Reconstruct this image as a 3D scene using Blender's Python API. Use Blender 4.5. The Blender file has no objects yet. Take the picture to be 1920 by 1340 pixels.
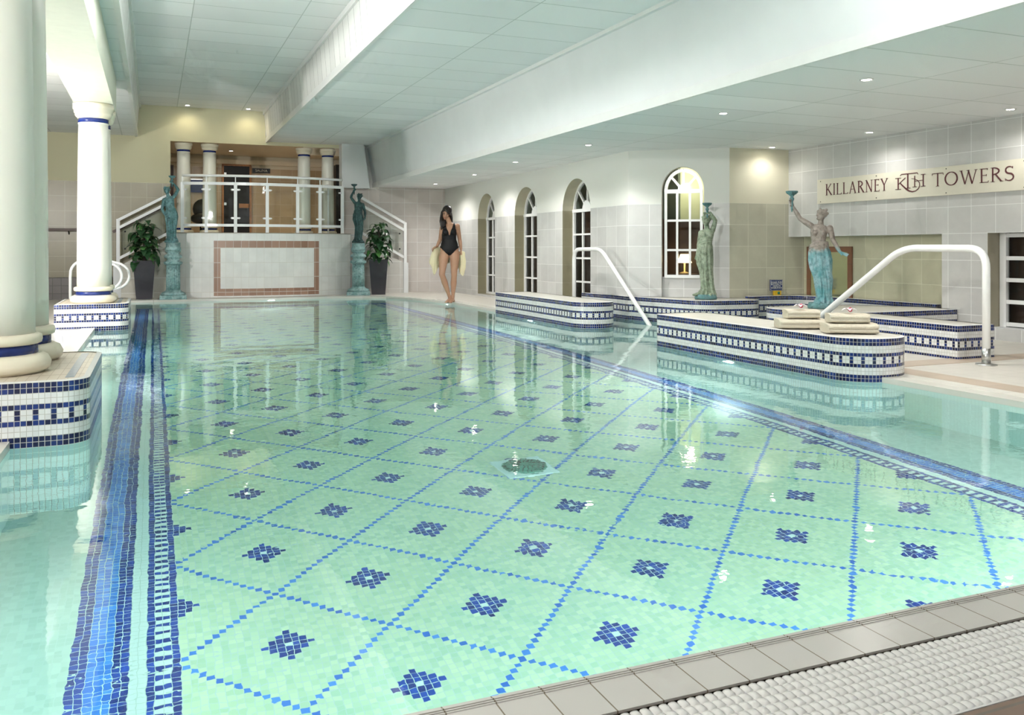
import bpy, bmesh, math, random
from mathutils import Vector, Matrix, noise
R_ = math.radians
PI = math.pi
random.seed(7)
scn = bpy.context.scene
COL = scn.collection
YAW = math.atan(672 / 1625.0)
ZT = 0.305          # top of the tiled ledges above the water
PM = ZT / 12        # wall mosaic pitch
DZ = 0.03           # deck height above the water
PD = -1.093         # pool floor
LOW = 2.25          # low ceiling
MID = 3.10
HIGH = 3.70

# ------------------------------------------------------------------ materials
class S:
    """tiny expression wrapper over shader math nodes"""
    def __init__(s, nt, v): s.nt, s.v = nt, v
    def _m(s, op, *o):
        n = s.nt.nodes.new('ShaderNodeMath'); n.operation = op
        for k, x in enumerate((s,) + o):
            x = x.v if isinstance(x, S) else x
            if isinstance(x, (int, float)): n.inputs[k].default_value = x
            else: s.nt.links.new(x, n.inputs[k])
        return S(s.nt, n.outputs[0])
    def __add__(s, o): return s._m('ADD', o)
    def __sub__(s, o): return s._m('SUBTRACT', o)
    def __mul__(s, o): return s._m('MULTIPLY', o)
    def __truediv__(s, o): return s._m('DIVIDE', o)
    def floor(s): return s._m('FLOOR')
    def fract(s): return s._m('FRACT')
    def abs(s): return s._m('ABSOLUTE')
    def mod(s, o): return s._m('FLOORED_MODULO', o)
    def lt(s, o): return s._m('LESS_THAN', o)
    def gt(s, o): return s._m('GREATER_THAN', o)
    def eq(s, o): return s._m('COMPARE', o, 0.1)
    def min(s, o): return s._m('MINIMUM', o)
    def max(s, o): return s._m('MAXIMUM', o)
    def pw(s, o): return s._m('POWER', o)
    def rng(s, a, b, c=0.0, d=1.0):
        n = s.nt.nodes.new('ShaderNodeMapRange'); s.nt.links.new(s.v, n.inputs[0])
        for k, x in enumerate((a, b, c, d)): n.inputs[k + 1].default_value = x
        return S(s.nt, n.outputs[0])

class Mat:
    def __init__(m, name, col=(.8, .8, .8), rough=.5, metal=0.0, spec=.5):
        m.mat = bpy.data.materials.new(name); m.mat.use_nodes = True
        m.nt = m.mat.node_tree; m.b = m.nt.nodes['Principled BSDF']
        m.out = m.nt.nodes['Material Output']
        m.b.inputs['Base Color'].default_value = (*col, 1)
        m.b.inputs['Roughness'].default_value = rough
        m.b.inputs['Metallic'].default_value = metal
        m.b.inputs['Specular IOR Level'].default_value = spec
    def new(m, t): return m.nt.nodes.new(t)
    def link(m, a, b): m.nt.links.new(a.v if isinstance(a, S) else a, b)
    def xyz(m, src='Object'):
        t = m.new('ShaderNodeTexCoord'); s = m.new('ShaderNodeSeparateXYZ')
        m.link(t.outputs[src], s.inputs[0]); m.co = t.outputs[src]
        return [S(m.nt, s.outputs[k]) for k in range(3)]
    def vec(m, x, y, z=None):
        c = m.new('ShaderNodeCombineXYZ'); m.link(x, c.inputs[0]); m.link(y, c.inputs[1])
        if z is not None: m.link(z, c.inputs[2])
        return c.outputs[0]
    def white(m, x, y):
        n = m.new('ShaderNodeTexWhiteNoise'); n.noise_dimensions = '2D'
        m.link(m.vec(x, y), n.inputs['Vector']); return S(m.nt, n.outputs['Value'])
    def noise(m, scale, detail=2, co=None, rough=.5):
        n = m.new('ShaderNodeTexNoise'); n.inputs['Scale'].default_value = scale
        n.inputs['Detail'].default_value = detail; n.inputs['Roughness'].default_value = rough
        if co is None:
            t = m.new('ShaderNodeTexCoord'); co = t.outputs['Object']
        m.link(co, n.inputs['Vector']); return S(m.nt, n.outputs['Fac'])
    def rgb(m, c):
        n = m.new('ShaderNodeRGB'); n.outputs[0].default_value = (*c, 1); return n.outputs[0]
    def mix(m, f, a, b):
        n = m.new('ShaderNodeMix'); n.data_type = 'RGBA'
        if isinstance(f, (int, float)): n.inputs[0].default_value = f
        else: m.link(f, n.inputs[0])
        for k, c in ((6, a), (7, b)):
            if isinstance(c, tuple): n.inputs[k].default_value = (*c, 1)
            else: m.link(c, n.inputs[k])
        return n.outputs[2]
    def base(m, c): m.link(c, m.b.inputs['Base Color'])
    def bump(m, h, strength=.3, dist=.01):
        n = m.new('ShaderNodeBump'); n.inputs['Strength'].default_value = strength
        n.inputs['Distance'].default_value = dist
        m.link(h, n.inputs['Height']); m.link(n.outputs[0], m.b.inputs['Normal']); return n

def simple(name, col, rough=.5, metal=0.0, spec=.5, var=0.0, vs=12, bump=0.0):
    m = Mat(name, col, rough, metal, spec)
    if var:
        f = m.noise(vs, 4).rng(.3, .7)
        m.base(m.mix(f, tuple(c * (1 - var) for c in col), tuple(min(1, c * (1 + var)) for c in col)))
        if bump: m.bump(f, bump, .01)
    return m.mat

def gridmask(m, u, v, gw):
    fu, fv = u.fract(), v.fract()
    e = fu.min(fu * -1 + 1).min(fv.min(fv * -1 + 1))
    return e.lt(gw / 2)

def tiles(name, col, grout, size, src='UV', gw=.02, var=.08, rough=.35, sy=None, bump=.15, off=(0, 0), axes=(0, 1), cloud=.08):
    m = Mat(name, col, rough)
    c = m.xyz(src); u = (c[axes[0]] + off[0]) / size; v = (c[axes[1]] + off[1]) / (sy or size)
    g = gridmask(m, u, v, gw)
    w = m.white(u.floor(), v.floor())
    cl = m.noise(5, 5, m.co)
    f = (w * (1 - cloud * 6 if cloud < .15 else .4)) + cl * min(.6, cloud * 6)
    a = m.mix(f, tuple(x * (1 - var) for x in col), tuple(min(1, x * (1 + var)) for x in col))
    m.base(m.mix(g, a, grout)); m.bump(g * -1 + 1, bump, .004)
    return m.mat

BLUE_D = (.006, .009, .045); BLUE_L = (.011, .034, .19); WHT = (.7, .7, .7)

def mosaic_side():
    m = Mat('ledge_mosaic', rough=.18)
    c = m.xyz('UV'); u, v = c[0], c[1]
    r, q = v.floor(), u.floor()
    lad = (r.gt(4.5) * r.lt(6.5)) * q.mod(3).eq(0)
    b = r.lt(1.5).max(r.eq(4)).max(r.eq(7)).max(r.gt(9.5) * r.lt(11.5)).max(lad)
    below = r.gt(11.5)
    w = m.white(q, r)
    bc = m.mix(w.pw(1.5), BLUE_D, BLUE_L)
    wc = m.mix(w, (.66, .665, .65), (.76, .765, .75))
    wc = m.mix(below, wc, (.62, .78, .76))
    col = m.mix(b, wc, bc)
    g = gridmask(m, u, v, .11)
    gc = m.mix(b, (.46, .45, .41), (.50, .49, .44))
    m.base(m.mix(g, col, gc)); m.bump(g * -1 + 1, .25, .003)
    return m.mat

P = .026286
X0, Y0 = 0.4383, 3.1147
def pool_floor_mat():
    m = Mat('pool_floor_mosaic', rough=.3)
    c = m.xyz('Object')
    # slightly hand-laid joints
    wob = (m.noise(7, 1, m.co) - .5) * .006
    x = (c[0] - X0 + wob) / P + .5; y = (c[1] - Y0 + wob) / P + .5
    i, j = x.floor(), y.floor()
    a, b = i + j, i - j
    line = (a + 14).mod(28).eq(0).max((b + 14).mod(28).eq(0))
    i1 = ((i + 14).mod(28) - 14).abs(); j1 = ((j + 14).mod(28) - 14).abs()
    i2 = (i.mod(28) - 14).abs(); j2 = (j.mod(28) - 14).abs()
    d = (i1 + j1).min(i2 + j2)
    motif = d.lt(3.5) * d.gt(.5)
    cent = d.lt(.5)
    # distance in tiles outward from the inner field
    iL, iR, jF = -13, 125, 480
    k = (i * -1 + (iL - 1)).max(i - (iR + 1)).max(j - (jF + 1)) + 1   # >=1 outside... 0 at the first border tile is k==1
    inside = k.lt(.5)
    k1 = k - 1
    along = ((i * -1 + (iL - 1)).max(i - (iR + 1)) + .5).gt(j - (jF + 1))
    t = (j * along) + i * (along * -1 + 1)
    rung = k1.gt(.5) * k1.lt(2.5) * t.mod(2).eq(0)
    dark = k1.eq(0).max(k1.eq(3)).max(k1.gt(5.5) * k1.lt(7.5)).max(k1.gt(10.5) * k1.lt(12.5)).max(rung)
    lightb = k1.gt(7.5) * k1.lt(10.5)
    whit = (k1.gt(.5) * k1.lt(5.5))
    w = m.white(i, j)
    cl = m.noise(1.3, 3, m.co).rng(.35, .65)
    pale = m.mix(w, (.48, .67, .52), (.74, .82, .62))
    pale = m.mix(cl * .5, pale, m.mix(w, (.60, .70, .42), (.72, .79, .54)))
    plain = m.mix(w, (.50, .64, .58), (.62, .74, .68))
    dk = m.mix(w.pw(1.2), (.002, .018, .20), (.010, .065, .46))
    lb = m.mix(w, (.025, .14, .62), (.08, .29, .85))
    c1 = m.mix(line, pale, lb)
    c1 = m.mix(motif, c1, dk); c1 = m.mix(cent, c1, (.75, .85, .85))
    c2 = m.mix(whit, plain, (.76, .84, .84)); c2 = m.mix(lightb, c2, lb); c2 = m.mix(dark, c2, dk)
    col = m.mix(inside, c2, c1)
    g = gridmask(m, x, y, .10)
    m.base(m.mix(g, col, (.58, .70, .66)))
    return m.mat

def water_mat():
    m = Mat('pool_water_surface'); nt = m.nt
    nt.nodes.remove(m.b)
    rf = m.new('ShaderNodeBsdfRefraction'); rf.inputs['IOR'].default_value = 1.33
    rf.inputs['Roughness'].default_value = 0; rf.inputs['Color'].default_value = (.73, .955, .94, 1)
    gl = m.new('ShaderNodeBsdfAnisotropic') if False else m.new('ShaderNodeBsdfGlossy')
    gl.inputs['Roughness'].default_value = 0.02; gl.inputs['Color'].default_value = (1, 1, 1, 1)
    fr = m.new('ShaderNodeFresnel'); fr.inputs['IOR'].default_value = 1.33
    mx = m.new('ShaderNodeMixShader')
    m.link(fr.outputs[0], mx.inputs[0]); m.link(rf.outputs[0], mx.inputs[1]); m.link(gl.outputs[0], mx.inputs[2])
    m.link(mx.outputs[0], m.out.inputs[0])
    t = m.new('ShaderNodeTexCoord')
    h = m.noise(2.2, 1, t.outputs['Object']) * .55 + m.noise(9, 2, t.outputs['Object']) * .11
    patch = m.noise(.9, 1, t.outputs['Object']).rng(.45, .62)
    h = h + m.noise(16, 2, t.outputs['Object']) * patch * .12 + m.noise(34, 1, t.outputs['Object']) * .017
    n = m.new('ShaderNodeBump'); n.inputs['Strength'].default_value = .5; n.inputs['Distance'].default_value = .010
    m.link(h, n.inputs['Height'])
    for q in (rf, gl, fr): m.link(n.outputs[0], q.inputs['Normal'])
    return m.mat

def wall_mat(name, tile_z=1.535, plaster=(.81, .81, .755), tilec=(.60, .595, .575), grout=(.82, .82, .80), size=.28, plaster_above=True):
    m = Mat(name, rough=.4)
    c = m.xyz('UV'); u, v = c[0] / size, (c[1] - tile_z) / size
    w = m.white(u.floor(), v.floor())
    st = m.noise(3.5, 6, m.co, .65).rng(.3, .7)
    tc = m.mix(w * .5 + st * .5, tuple(x * .88 for x in tilec), tuple(x * 1.10 for x in tilec))
    g = gridmask(m, u, v, .022)
    tc = m.mix(g, tc, grout)
    if plaster_above:
        p = c[1].gt(tile_z)
        m.base(m.mix(p, tc, plaster)); m.link(p * .4 + .3, m.b.inputs['Roughness'])
    else: m.base(tc)
    return m.mat

def ceiling_mat(name, ox, oy, sx=1.2, sy=.6):
    m = Mat(name, rough=.75)
    c = m.xyz('Object'); u = (c[0] - ox) / sx; v = (c[1] - oy) / sy
    fu, fv = u.fract(), v.fract()
    lu = fu.min(fu * -1 + 1).lt(.0045); lv = fv.min(fv * -1 + 1).lt(.011)
    g = lu.max(lv); w = m.white(u.floor(), v.floor())
    a = m.mix(w.pw(3), (.85, .85, .85), (.93, .93, .93))
    m.base(m.mix(g, a, (.58, .60, .58)))
    return m.mat

def slat_mat():
    m = Mat('slatted_panelling', rough=.55)
    c = m.xyz('Object'); u = c[1] / .30; g = u.fract(); g = g.min(g * -1 + 1).lt(.022)
    w = m.white(u.floor(), u.floor())
    m.base(m.mix(g, m.mix(w, (.74, .74, .71), (.84, .84, .81)), (.36, .36, .34)))
    return m.mat

def balcony_mat():
    m = Mat('balcony_wall_tiles', rough=.35)
    c = m.xyz('UV'); x, z = c[0], c[1]
    out = x.gt(1.05) * x.lt(3.02) * z.gt(.055) * z.lt(1.10)
    inn = x.gt(1.17) * x.lt(2.92) * z.gt(.19) * z.lt(.965)
    fr = out * (inn * -1 + 1)
    u, v = x / .14, (z - 1.245) / .28
    g = gridmask(m, u, v, .03)
    w = m.white(u.floor(), v.floor()); st = m.noise(5, 5, m.co).rng(.3, .7)
    t = m.mix(w * .5 + st * .5, (.68, .68, .65), (.82, .82, .79))
    b = m.mix(w, (.30, .17, .115), (.40, .24, .17))
    m.base(m.mix(g, m.mix(fr, t, b), (.66, .64, .58)))
    return m.mat

def emit(name, col, s):
    m = Mat(name); e = m.new('ShaderNodeEmission'); e.inputs[0].default_value = (*col, 1); e.inputs[1].default_value = s
    m.link(e.outputs[0], m.out.inputs[0]); return m.mat

def glass_mat(name, tint=(.9, .96, .94), refl=.08):
    m = Mat(name); t = m.new('ShaderNodeBsdfTransparent'); t.inputs[0].default_value = (*tint, 1)
    g = m.new('ShaderNodeBsdfGlossy'); g.inputs['Roughness'].default_value = .02
    lw = m.new('ShaderNodeFresnel'); lw.inputs[0].default_value = 1.45
    mx = m.new('ShaderNodeMixShader'); m.link(lw.outputs[0], mx.inputs[0]); m.link(t.outputs[0], mx.inputs[1]); m.link(g.outputs[0], mx.inputs[2])
    m.link(mx.outputs[0], m.out.inputs[0]); return m.mat

def patina(name, dark, teal, pale, brown=None, z0=0, scale=9):
    m = Mat(name, rough=.6, metal=.15)
    t = m.xyz('Object')
    n1 = m.noise(scale * .8, 5, m.co, .6).rng(.36, .64); n2 = m.noise(scale * 3, 5, m.co, .65).rng(.46, .68)
    c = m.mix(n1, teal, pale); c = m.mix(n2 * .6, c, dark)
    if brown:
        k = (t[2] + (n1 - .5) * .12).rng(z0 - .03, z0 + .06)
        cb = m.mix(n2, brown, tuple(x * .6 for x in brown))
        c = m.mix(k, c, cb)
    m.base(c); m.bump(n2 + m.noise(60, 3, m.co), .5, .006)
    return m.mat

M = {}
M['mosaic'] = mosaic_side()
M['floor'] = pool_floor_mat()
M['water'] = water_mat()
M['poolwall'] = tiles('pool_wall_tiles', (.62, .76, .72), (.50, .64, .60), PM, gw=.09, var=.06, rough=.3)
M['ledgetop'] = tiles('ledge_top_tiles', (.66, .58, .47), (.46, .38, .28), .045, 'Object', gw=.08, var=.07, sy=.24)
M['ledgetop_w'] = tiles('ledge_top_pale_tiles', (.72, .69, .62), (.58, .55, .48), .12, 'Object', gw=.03, var=.05, sy=.24)
M['inlay'] = simple('grey_blue_inlay', (.22, .27, .33), .3, var=.15, vs=30)
M['deck'] = tiles('deck_tiles', (.70, .66, .59), (.50, .46, .40), .245, 'Object', gw=.02, var=.06, sy=.12)
M['deckbrown'] = tiles('brown_deck_tiles', (.17, .105, .07), (.13, .10, .075), .24, 'Object', gw=.03, var=.12)
M['deckstrip'] = tiles('sand_strip_tiles', (.55, .44, .34), (.42, .35, .28), .24, 'Object', gw=.02, var=.08)
M['coping'] = tiles('coping_tiles', (.54, .52, .48), (.22, .18, .13), .104, 'Object', gw=.03, var=.03, rough=.25, sy=9)
M['copingy'] = tiles('coping_tiles_side', (.72, .69, .62), (.40, .35, .28), 9, 'Object', gw=.0008, var=.03, rough=.25, sy=.249)
M['ceramic'] = simple('grating_ceramic', (.66, .65, .62), .12, var=.03)
M['gutterdark'] = simple('gutter_dark', (.20, .155, .11), .7, var=.1)
M['wall'] = wall_mat('grey_wall_tiles')
M['wallfull'] = wall_mat('grey_wall_tiles_full', tile_z=1.10, plaster_above=False)
M['wallfar'] = wall_mat('far_wall_tiles', tile_z=2.21, tilec=(.25, .215, .12), plaster=(.58, .55, .37), grout=(.37, .33, .21))
M['wallfarR'] = wall_mat('far_wall_pink_tiles', tile_z=2.21, tilec=(.66, .60, .56), plaster=(.80, .77, .72))
M['wallgreen'] = wall_mat('warm_wall_tiles', tile_z=1.535, tilec=(.58, .56, .44), plaster=(.78, .74, .58), grout=(.72, .70, .58))
M['recess'] = wall_mat('recess_wall_tiles', tile_z=1.10, tilec=(.58, .56, .40), grout=(.74, .72, .56), plaster_above=False)
M['plaster'] = simple('cream_plaster', (.78, .79, .79), .7, var=.02, vs=3)
M['white'] = simple('white_paint', (.82, .82, .80), .35, var=.015)
M['whitegloss'] = simple('white_enamel', (.88, .88, .87), .15, var=.01)
M['beamgreen'] = simple('painted_beam', (.72, .74, .62), .5, var=.03)
M['column'] = simple('column_paint', (.80, .79, .70), .32, var=.02, vs=2)
M['colbase'] = simple('column_base_paint', (.80, .74, .58), .3, var=.03, vs=4)
M['navy'] = simple('navy_band', (.012, .028, .16), .25, var=.2)
M['ceil_low'] = ceiling_mat('ceiling_low_panels', 4.28, .15)
M['ceil_mid'] = ceiling_mat('ceiling_mid_panels', 1.95, .35)
M['ceil_high'] = ceiling_mat('ceiling_high_panels', .42, .2)
M['ceil_left'] = ceiling_mat('ceiling_left_panels', -.55, .2)
M['slats'] = slat_mat()
M['balcony'] = balcony_mat()
M['glass'] = glass_mat('clear_glass')
M['wglass'] = glass_mat('window_glass', (.85, .9, .88))
M['steel'] = simple('brushed_steel', (.55, .55, .53), .3, 1.0, var=.05)
M['black'] = simple('black_paint', (.015, .015, .016), .4, var=.1)
M['darkwood'] = simple('dark_wood', (.07, .035, .022), .45, var=.25, vs=8)
M['wood'] = simple('warm_wood', (.38, .17, .06), .45, var=.25, vs=14)
M['tanwall'] = wall_mat('tan_sauna_tiles', tile_z=2.85, tilec=(.50, .37, .22), plaster=(.74, .66, .50), grout=(.62, .52, .36))
M['cream'] = simple('cream_paint', (.80, .72, .56), .6, var=.02)
M['lamp'] = emit('lamp_glow', (1, .93, .78), 45)
M['uwlamp'] = emit('underwater_lamp_glow', (.85, 1, .97), 6)
M['shade'] = emit('lampshade_glow', (1, .72, .36), 5)
M['poolsteel'] = simple('white_coated_steel', (.86, .86, .84), .2, var=.01)
M['signcream'] = simple('sign_cream', (.74, .70, .58), .5, var=.02)
M['maroon'] = simple('sign_maroon', (.12, .035, .04), .5)
M['gold'] = simple('gold_lettering', (.75, .55, .25), .4)
M['signblue'] = simple('sign_blue', (.012, .03, .16), .35)
M['yellow'] = simple('button_yellow', (.75, .48, .03), .4)
M['towel'] = simple('cream_towel', (.78, .71, .57), .95, spec=.1, var=.05, vs=160, bump=.6)
M['towely'] = simple('yellow_cream_towel', (.86, .78, .52), .95, spec=.1, var=.05, vs=120, bump=.6)
M['skin'] = simple('skin', (.44, .25, .16), .5, spec=.35, var=.05, vs=6)
M['hair'] = simple('dark_hair', (.012, .008, .007), .35, var=.4, vs=40)
M['suit'] = simple('black_swimsuit', (.006, .006, .007), .6, spec=.3)
M['lips'] = simple('lips', (.30, .06, .06), .4)
M['leaf'] = simple('dark_green_leaf', (.018, .065, .022), .28, var=.5, vs=9)
M['leaf2'] = simple('light_green_leaf', (.07, .20, .05), .3, var=.4, vs=9)
M['pot'] = simple('charcoal_pot', (.030, .026, .034), .3, var=.15, vs=4)
M['petal'] = simple('orchid_petal', (.86, .78, .80), .5)
M['pink'] = simple('orchid_centre', (.62, .10, .16), .5)
M['drain'] = simple('drain_cover_green', (.07, .28, .22), .4, var=.3, vs=60)
M['drainplate'] = simple('drain_plate', (.78, .90, .93), .4)
M['patA'] = patina('verdigris_bronze', (.02, .035, .035), (.07, .19, .19), (.20, .38, .40))
M['patP'] = patina('verdigris_pedestal', (.06, .10, .10), (.20, .38, .38), (.42, .60, .60))
M['patD'] = patina('dark_bronze', (.010, .018, .018), (.03, .075, .075), (.07, .15, .15))
M['patC'] = patina('weathered_green_stone', (.06, .08, .05), (.25, .32, .22), (.42, .48, .36))
M['patS'] = patina('turquoise_patina', (.05, .14, .14), (.10, .31, .33), (.34, .50, .54), (.34, .30, .26), .60)

# ------------------------------------------------------------------ mesh helpers
class MB:
    def __init__(s): s.v, s.f, s.uv, s.mi, s.sm = [], [], [], [], []
    def quad(s, pts, uv=None, mi=0, sm=False):
        k = len(s.v); s.v += [tuple(p) for p in pts]; s.f.append(tuple(range(k, k + len(pts))))
        s.uv.append(uv or [(0, 0)] * len(pts)); s.mi.append(mi); s.sm.append(sm)
    def box(s, a, b, mi=0):
        x0, y0, z0 = a; x1, y1, z1 = b
        for q in (((x0,y0,z0),(x0,y1,z0),(x1,y1,z0),(x1,y0,z0)), ((x0,y0,z1),(x1,y0,z1),(x1,y1,z1),(x0,y1,z1)),
                  ((x0,y0,z0),(x1,y0,z0),(x1,y0,z1),(x0,y0,z1)), ((x1,y0,z0),(x1,y1,z0),(x1,y1,z1),(x1,y0,z1)),
                  ((x1,y1,z0),(x0,y1,z0),(x0,y1,z1),(x1,y1,z1)), ((x0,y1,z0),(x0,y0,z0),(x0,y0,z1),(x0,y1,z1))): s.quad(q, mi=mi)
    def bar(s, p, q, w, h=None, up=(0, 0, 1), mi=0):
        """rectangular bar from p to q, w across, h along up"""
        h = h or w; p, q = Vector(p), Vector(q); d = (q - p).normalized(); u = Vector(up)
        x = d.cross(u)
        if x.length < 1e-4: x = d.cross(Vector((0, 1, 0)))
        x.normalize(); y = x.cross(d).normalized(); x = x * w / 2; y = y * h / 2
        A = [p - x - y, p + x - y, p + x + y, p - x + y]; B = [q - x - y, q + x - y, q + x + y, q - x + y]
        for k in range(4): s.quad((A[k], A[(k+1) % 4], B[(k+1) % 4], B[k]), mi=mi)
        s.quad(A[::-1], mi=mi); s.quad(B, mi=mi)
    def grid(s, rings, close=True, cap=True, mi=0, sm=True):
        n = len(rings[0]); k = len(s.v)
        for r in rings: s.v += [tuple(p) for p in r]
        for a in range(len(rings) - 1):
            for b in range(n if close else n - 1):
                c = (b + 1) % n
                s.f.append((k + a*n + b, k + a*n + c, k + (a+1)*n + c, k + (a+1)*n + b)); s.uv.append([(0, 0)] * 4); s.mi.append(mi); s.sm.append(sm)
        if cap and close:
            s.f.append(tuple(k + b for b in range(n))[::-1]); s.uv.append([(0, 0)] * n); s.mi.append(mi); s.sm.append(False)
            e = k + (len(rings) - 1) * n
            s.f.append(tuple(e + b for b in range(n))); s.uv.append([(0, 0)] * n); s.mi.append(mi); s.sm.append(False)
    def lathe(s, prof, c=(0, 0, 0), n=32, mi=0, sm=True, flute=0, fd=0):
        rings = []
        for r, z in prof:
            rings.append([(c[0] + r * (1 - (fd * (.5 + .5 * math.cos(flute * 2*PI*k/n)) if flute else 0)) * math.cos(2*PI*k/n),
                           c[1] + r * (1 - (fd * (.5 + .5 * math.cos(flute * 2*PI*k/n)) if flute else 0)) * math.sin(2*PI*k/n), c[2] + z) for k in range(n)])
        s.grid(rings, mi=mi, sm=sm)
    def tube(s, pts, rad, n=12, mi=0, flat=1.0, side=None):
        pts = [Vector(p) for p in pts]
        rr = rad if isinstance(rad, (list, tuple)) else [rad] * len(pts)
        rings = []; prev = None
        for k, p in enumerate(pts):
            d = (pts[min(k+1, len(pts)-1)] - pts[max(k-1, 0)]).normalized()
            if prev is None:
                x = Vector(side) if side else d.orthogonal()
            else: x = prev
            x = (x - d * x.dot(d)).normalized(); prev = x; y = d.cross(x)
            rings.append([p + x * rr[k] * math.cos(2*PI*t/n) + y * rr[k] * flat * math.sin(2*PI*t/n) for t in range(n)])
        s.grid(rings, mi=mi)
    def capsule(s, pts, rad, n=14, flat=1.0, side=None):
        """tube with rounded ends, for volumes to be remeshed"""
        pts = [Vector(p) for p in pts]; rr = list(rad)
        d0 = (pts[0] - pts[1]).normalized(); d1 = (pts[-1] - pts[-2]).normalized()
        a = [(pts[0] + d0 * rr[0] * t, rr[0] * math.sqrt(max(0, 1 - t*t))) for t in (.97, .8, .45)]
        b = [(pts[-1] + d1 * rr[-1] * t, rr[-1] * math.sqrt(max(0, 1 - t*t))) for t in (.45, .8, .97)]
        P_ = [x[0] for x in a] + pts + [x[0] for x in b]; R2 = [max(.001, x[1]) for x in a] + rr + [max(.001, x[1]) for x in b]
        s.tube(P_, R2, n, flat=flat, side=side)
    def ball(s, c, r, n=16, rot=None, mi=0):
        rx, ry, rz = r if isinstance(r, (tuple, list)) else (r, r, r)
        c = Vector(c); rings = []
        for a in range(1, n // 2 + 2):
            th = PI * (a - .5) / (n // 2 + 1)
            ring = []
            for k in range(n):
                v = Vector((rx * math.sin(th) * math.cos(2*PI*k/n), ry * math.sin(th) * math.sin(2*PI*k/n), -rz * math.cos(th)))
                if rot: v = rot @ v
                ring.append(c + v)
            rings.append(ring)
        s.grid(rings, mi=mi)
    def xform(s, mat):
        s.v = [tuple(mat @ Vector(p)) for p in s.v]; return s
    def build(s, name, mats, parent=None, loc=None, rz=None, bevel=0):
        me = bpy.data.meshes.new(name); me.from_pydata(s.v, [], s.f)
        for m in (mats if isinstance(mats, (list, tuple)) else [mats]): me.materials.append(m)
        uvl = me.uv_layers.new(name='UVMap'); k = 0
        for p in me.polygons:
            p.material_index = s.mi[p.index]; p.use_smooth = s.sm[p.index]
            for t in range(p.loop_total): uvl.data[p.loop_start + t].uv = s.uv[p.index][t]
        me.update()
        o = bpy.data.objects.new(name, me); COL.objects.link(o)
        if parent: o.parent = parent
        if loc is not None: o.location = loc
        if rz is not None: o.rotation_euler = (0, 0, rz)
        if bevel:
            b = o.modifiers.new('bevel', 'BEVEL'); b.width = bevel; b.segments = 2; b.limit_method = 'ANGLE'
        return o

def thing(name, label, cat, loc=(0, 0, 0), rz=0, group=None):
    o = bpy.data.objects.new(name, None); o.empty_display_size = .1; COL.objects.link(o)
    o.location = loc; o.rotation_euler = (0, 0, rz); o['label'] = label; o['category'] = cat
    if group: o['group'] = group
    return o
def tag(o, label, cat, group=None, kind=None):
    o['label'] = label; o['category'] = cat
    if group: o['group'] = group
    if kind: o['kind'] = kind
    return o
def struct(o): o['kind'] = 'structure'; return o
def dup(root, loc, rz=None, label=None, group=None):
    def cp(o, par):
        c = o.copy(); COL.objects.link(c); c.parent = par
        for ch in kids[o.name]: cp(ch, c)
        return c
    kids = {}
    def walk(o):
        kids[o.name] = list(o.children)
        for ch in kids[o.name]: walk(ch)
    walk(root)
    r = cp(root, None); r.location = loc
    if rz is not None: r.rotation_euler = (0, 0, rz)
    if label: r['label'] = label
    if group: r['group'] = group
    return r

def remesh(name, mb, mat, vox, parent=None, smooth=2, loc=None, rz=None, disp=None):
    o = mb.build('tmp', mat)
    r = o.modifiers.new('r', 'REMESH'); r.mode = 'VOXEL'; r.voxel_size = vox; r.use_smooth_shade = True
    if smooth:
        m = o.modifiers.new('s', 'SMOOTH'); m.iterations = smooth; m.factor = .5
    dg = bpy.context.evaluated_depsgraph_get()
    me = bpy.data.meshes.new_from_object(o.evaluated_get(dg)); me.name = name
    old = o.data; bpy.data.objects.remove(o); bpy.data.meshes.remove(old)
    me.materials.clear(); me.materials.append(mat)
    for p in me.polygons: p.use_smooth = True
    if disp:
        nn = [v.normal.copy() for v in me.vertices]
        for v, n in zip(me.vertices, nn): v.co = v.co + n * disp(v.co)
        me.update()
    q = bpy.data.objects.new(name, me); COL.objects.link(q)
    if parent: q.parent = parent
    if loc is not None: q.location = loc
    if rz is not None: q.rotation_euler = (0, 0, rz)
    return q

def round_poly(pts, rad, seg=10):
    """pts counter-clockwise; rad per corner"""
    out = []; n = len(pts)
    for k in range(n):
        p = Vector(pts[k]); a = Vector(pts[k-1]) - p; b = Vector(pts[(k+1) % n]) - p; r = rad[k]
        if r <= 0: out.append(tuple(p)); continue
        an = a.angle(b); t = min(r / math.tan(an / 2), a.length * .499, b.length * .499); r = t * math.tan(an / 2)
        a.normalize(); b.normalize(); c = p + (a + b).normalized() * (r / math.sin(an / 2))
        s0 = p + a * t - c; s1 = p + b * t - c
        a0 = math.atan2(s0.y, s0.x); a1 = math.atan2(s1.y, s1.x); d = (a1 - a0 + PI) % (2*PI) - PI
        for q in range(seg + 1):
            t_ = a0 + d * q / seg; out.append((c.x + r * math.cos(t_), c.y + r * math.sin(t_)))
    return out
def inset(poly, d):
    n = len(poly); out = []
    for k in range(n):
        p = Vector(poly[k]); a = (p - Vector(poly[k-1])); b = (Vector(poly[(k+1) % n]) - p)
        if a.length < 1e-6: a = b
        if b.length < 1e-6: b = a
        a.normalize(); b.normalize(); na = Vector((-a.y, a.x)); nb = Vector((-b.y, b.x)); m = (na + nb)
        m = m / max(.3, m.length_squared) * 2 if m.length > 1e-6 else na
        out.append(tuple(p + m * d))
    return out
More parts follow.
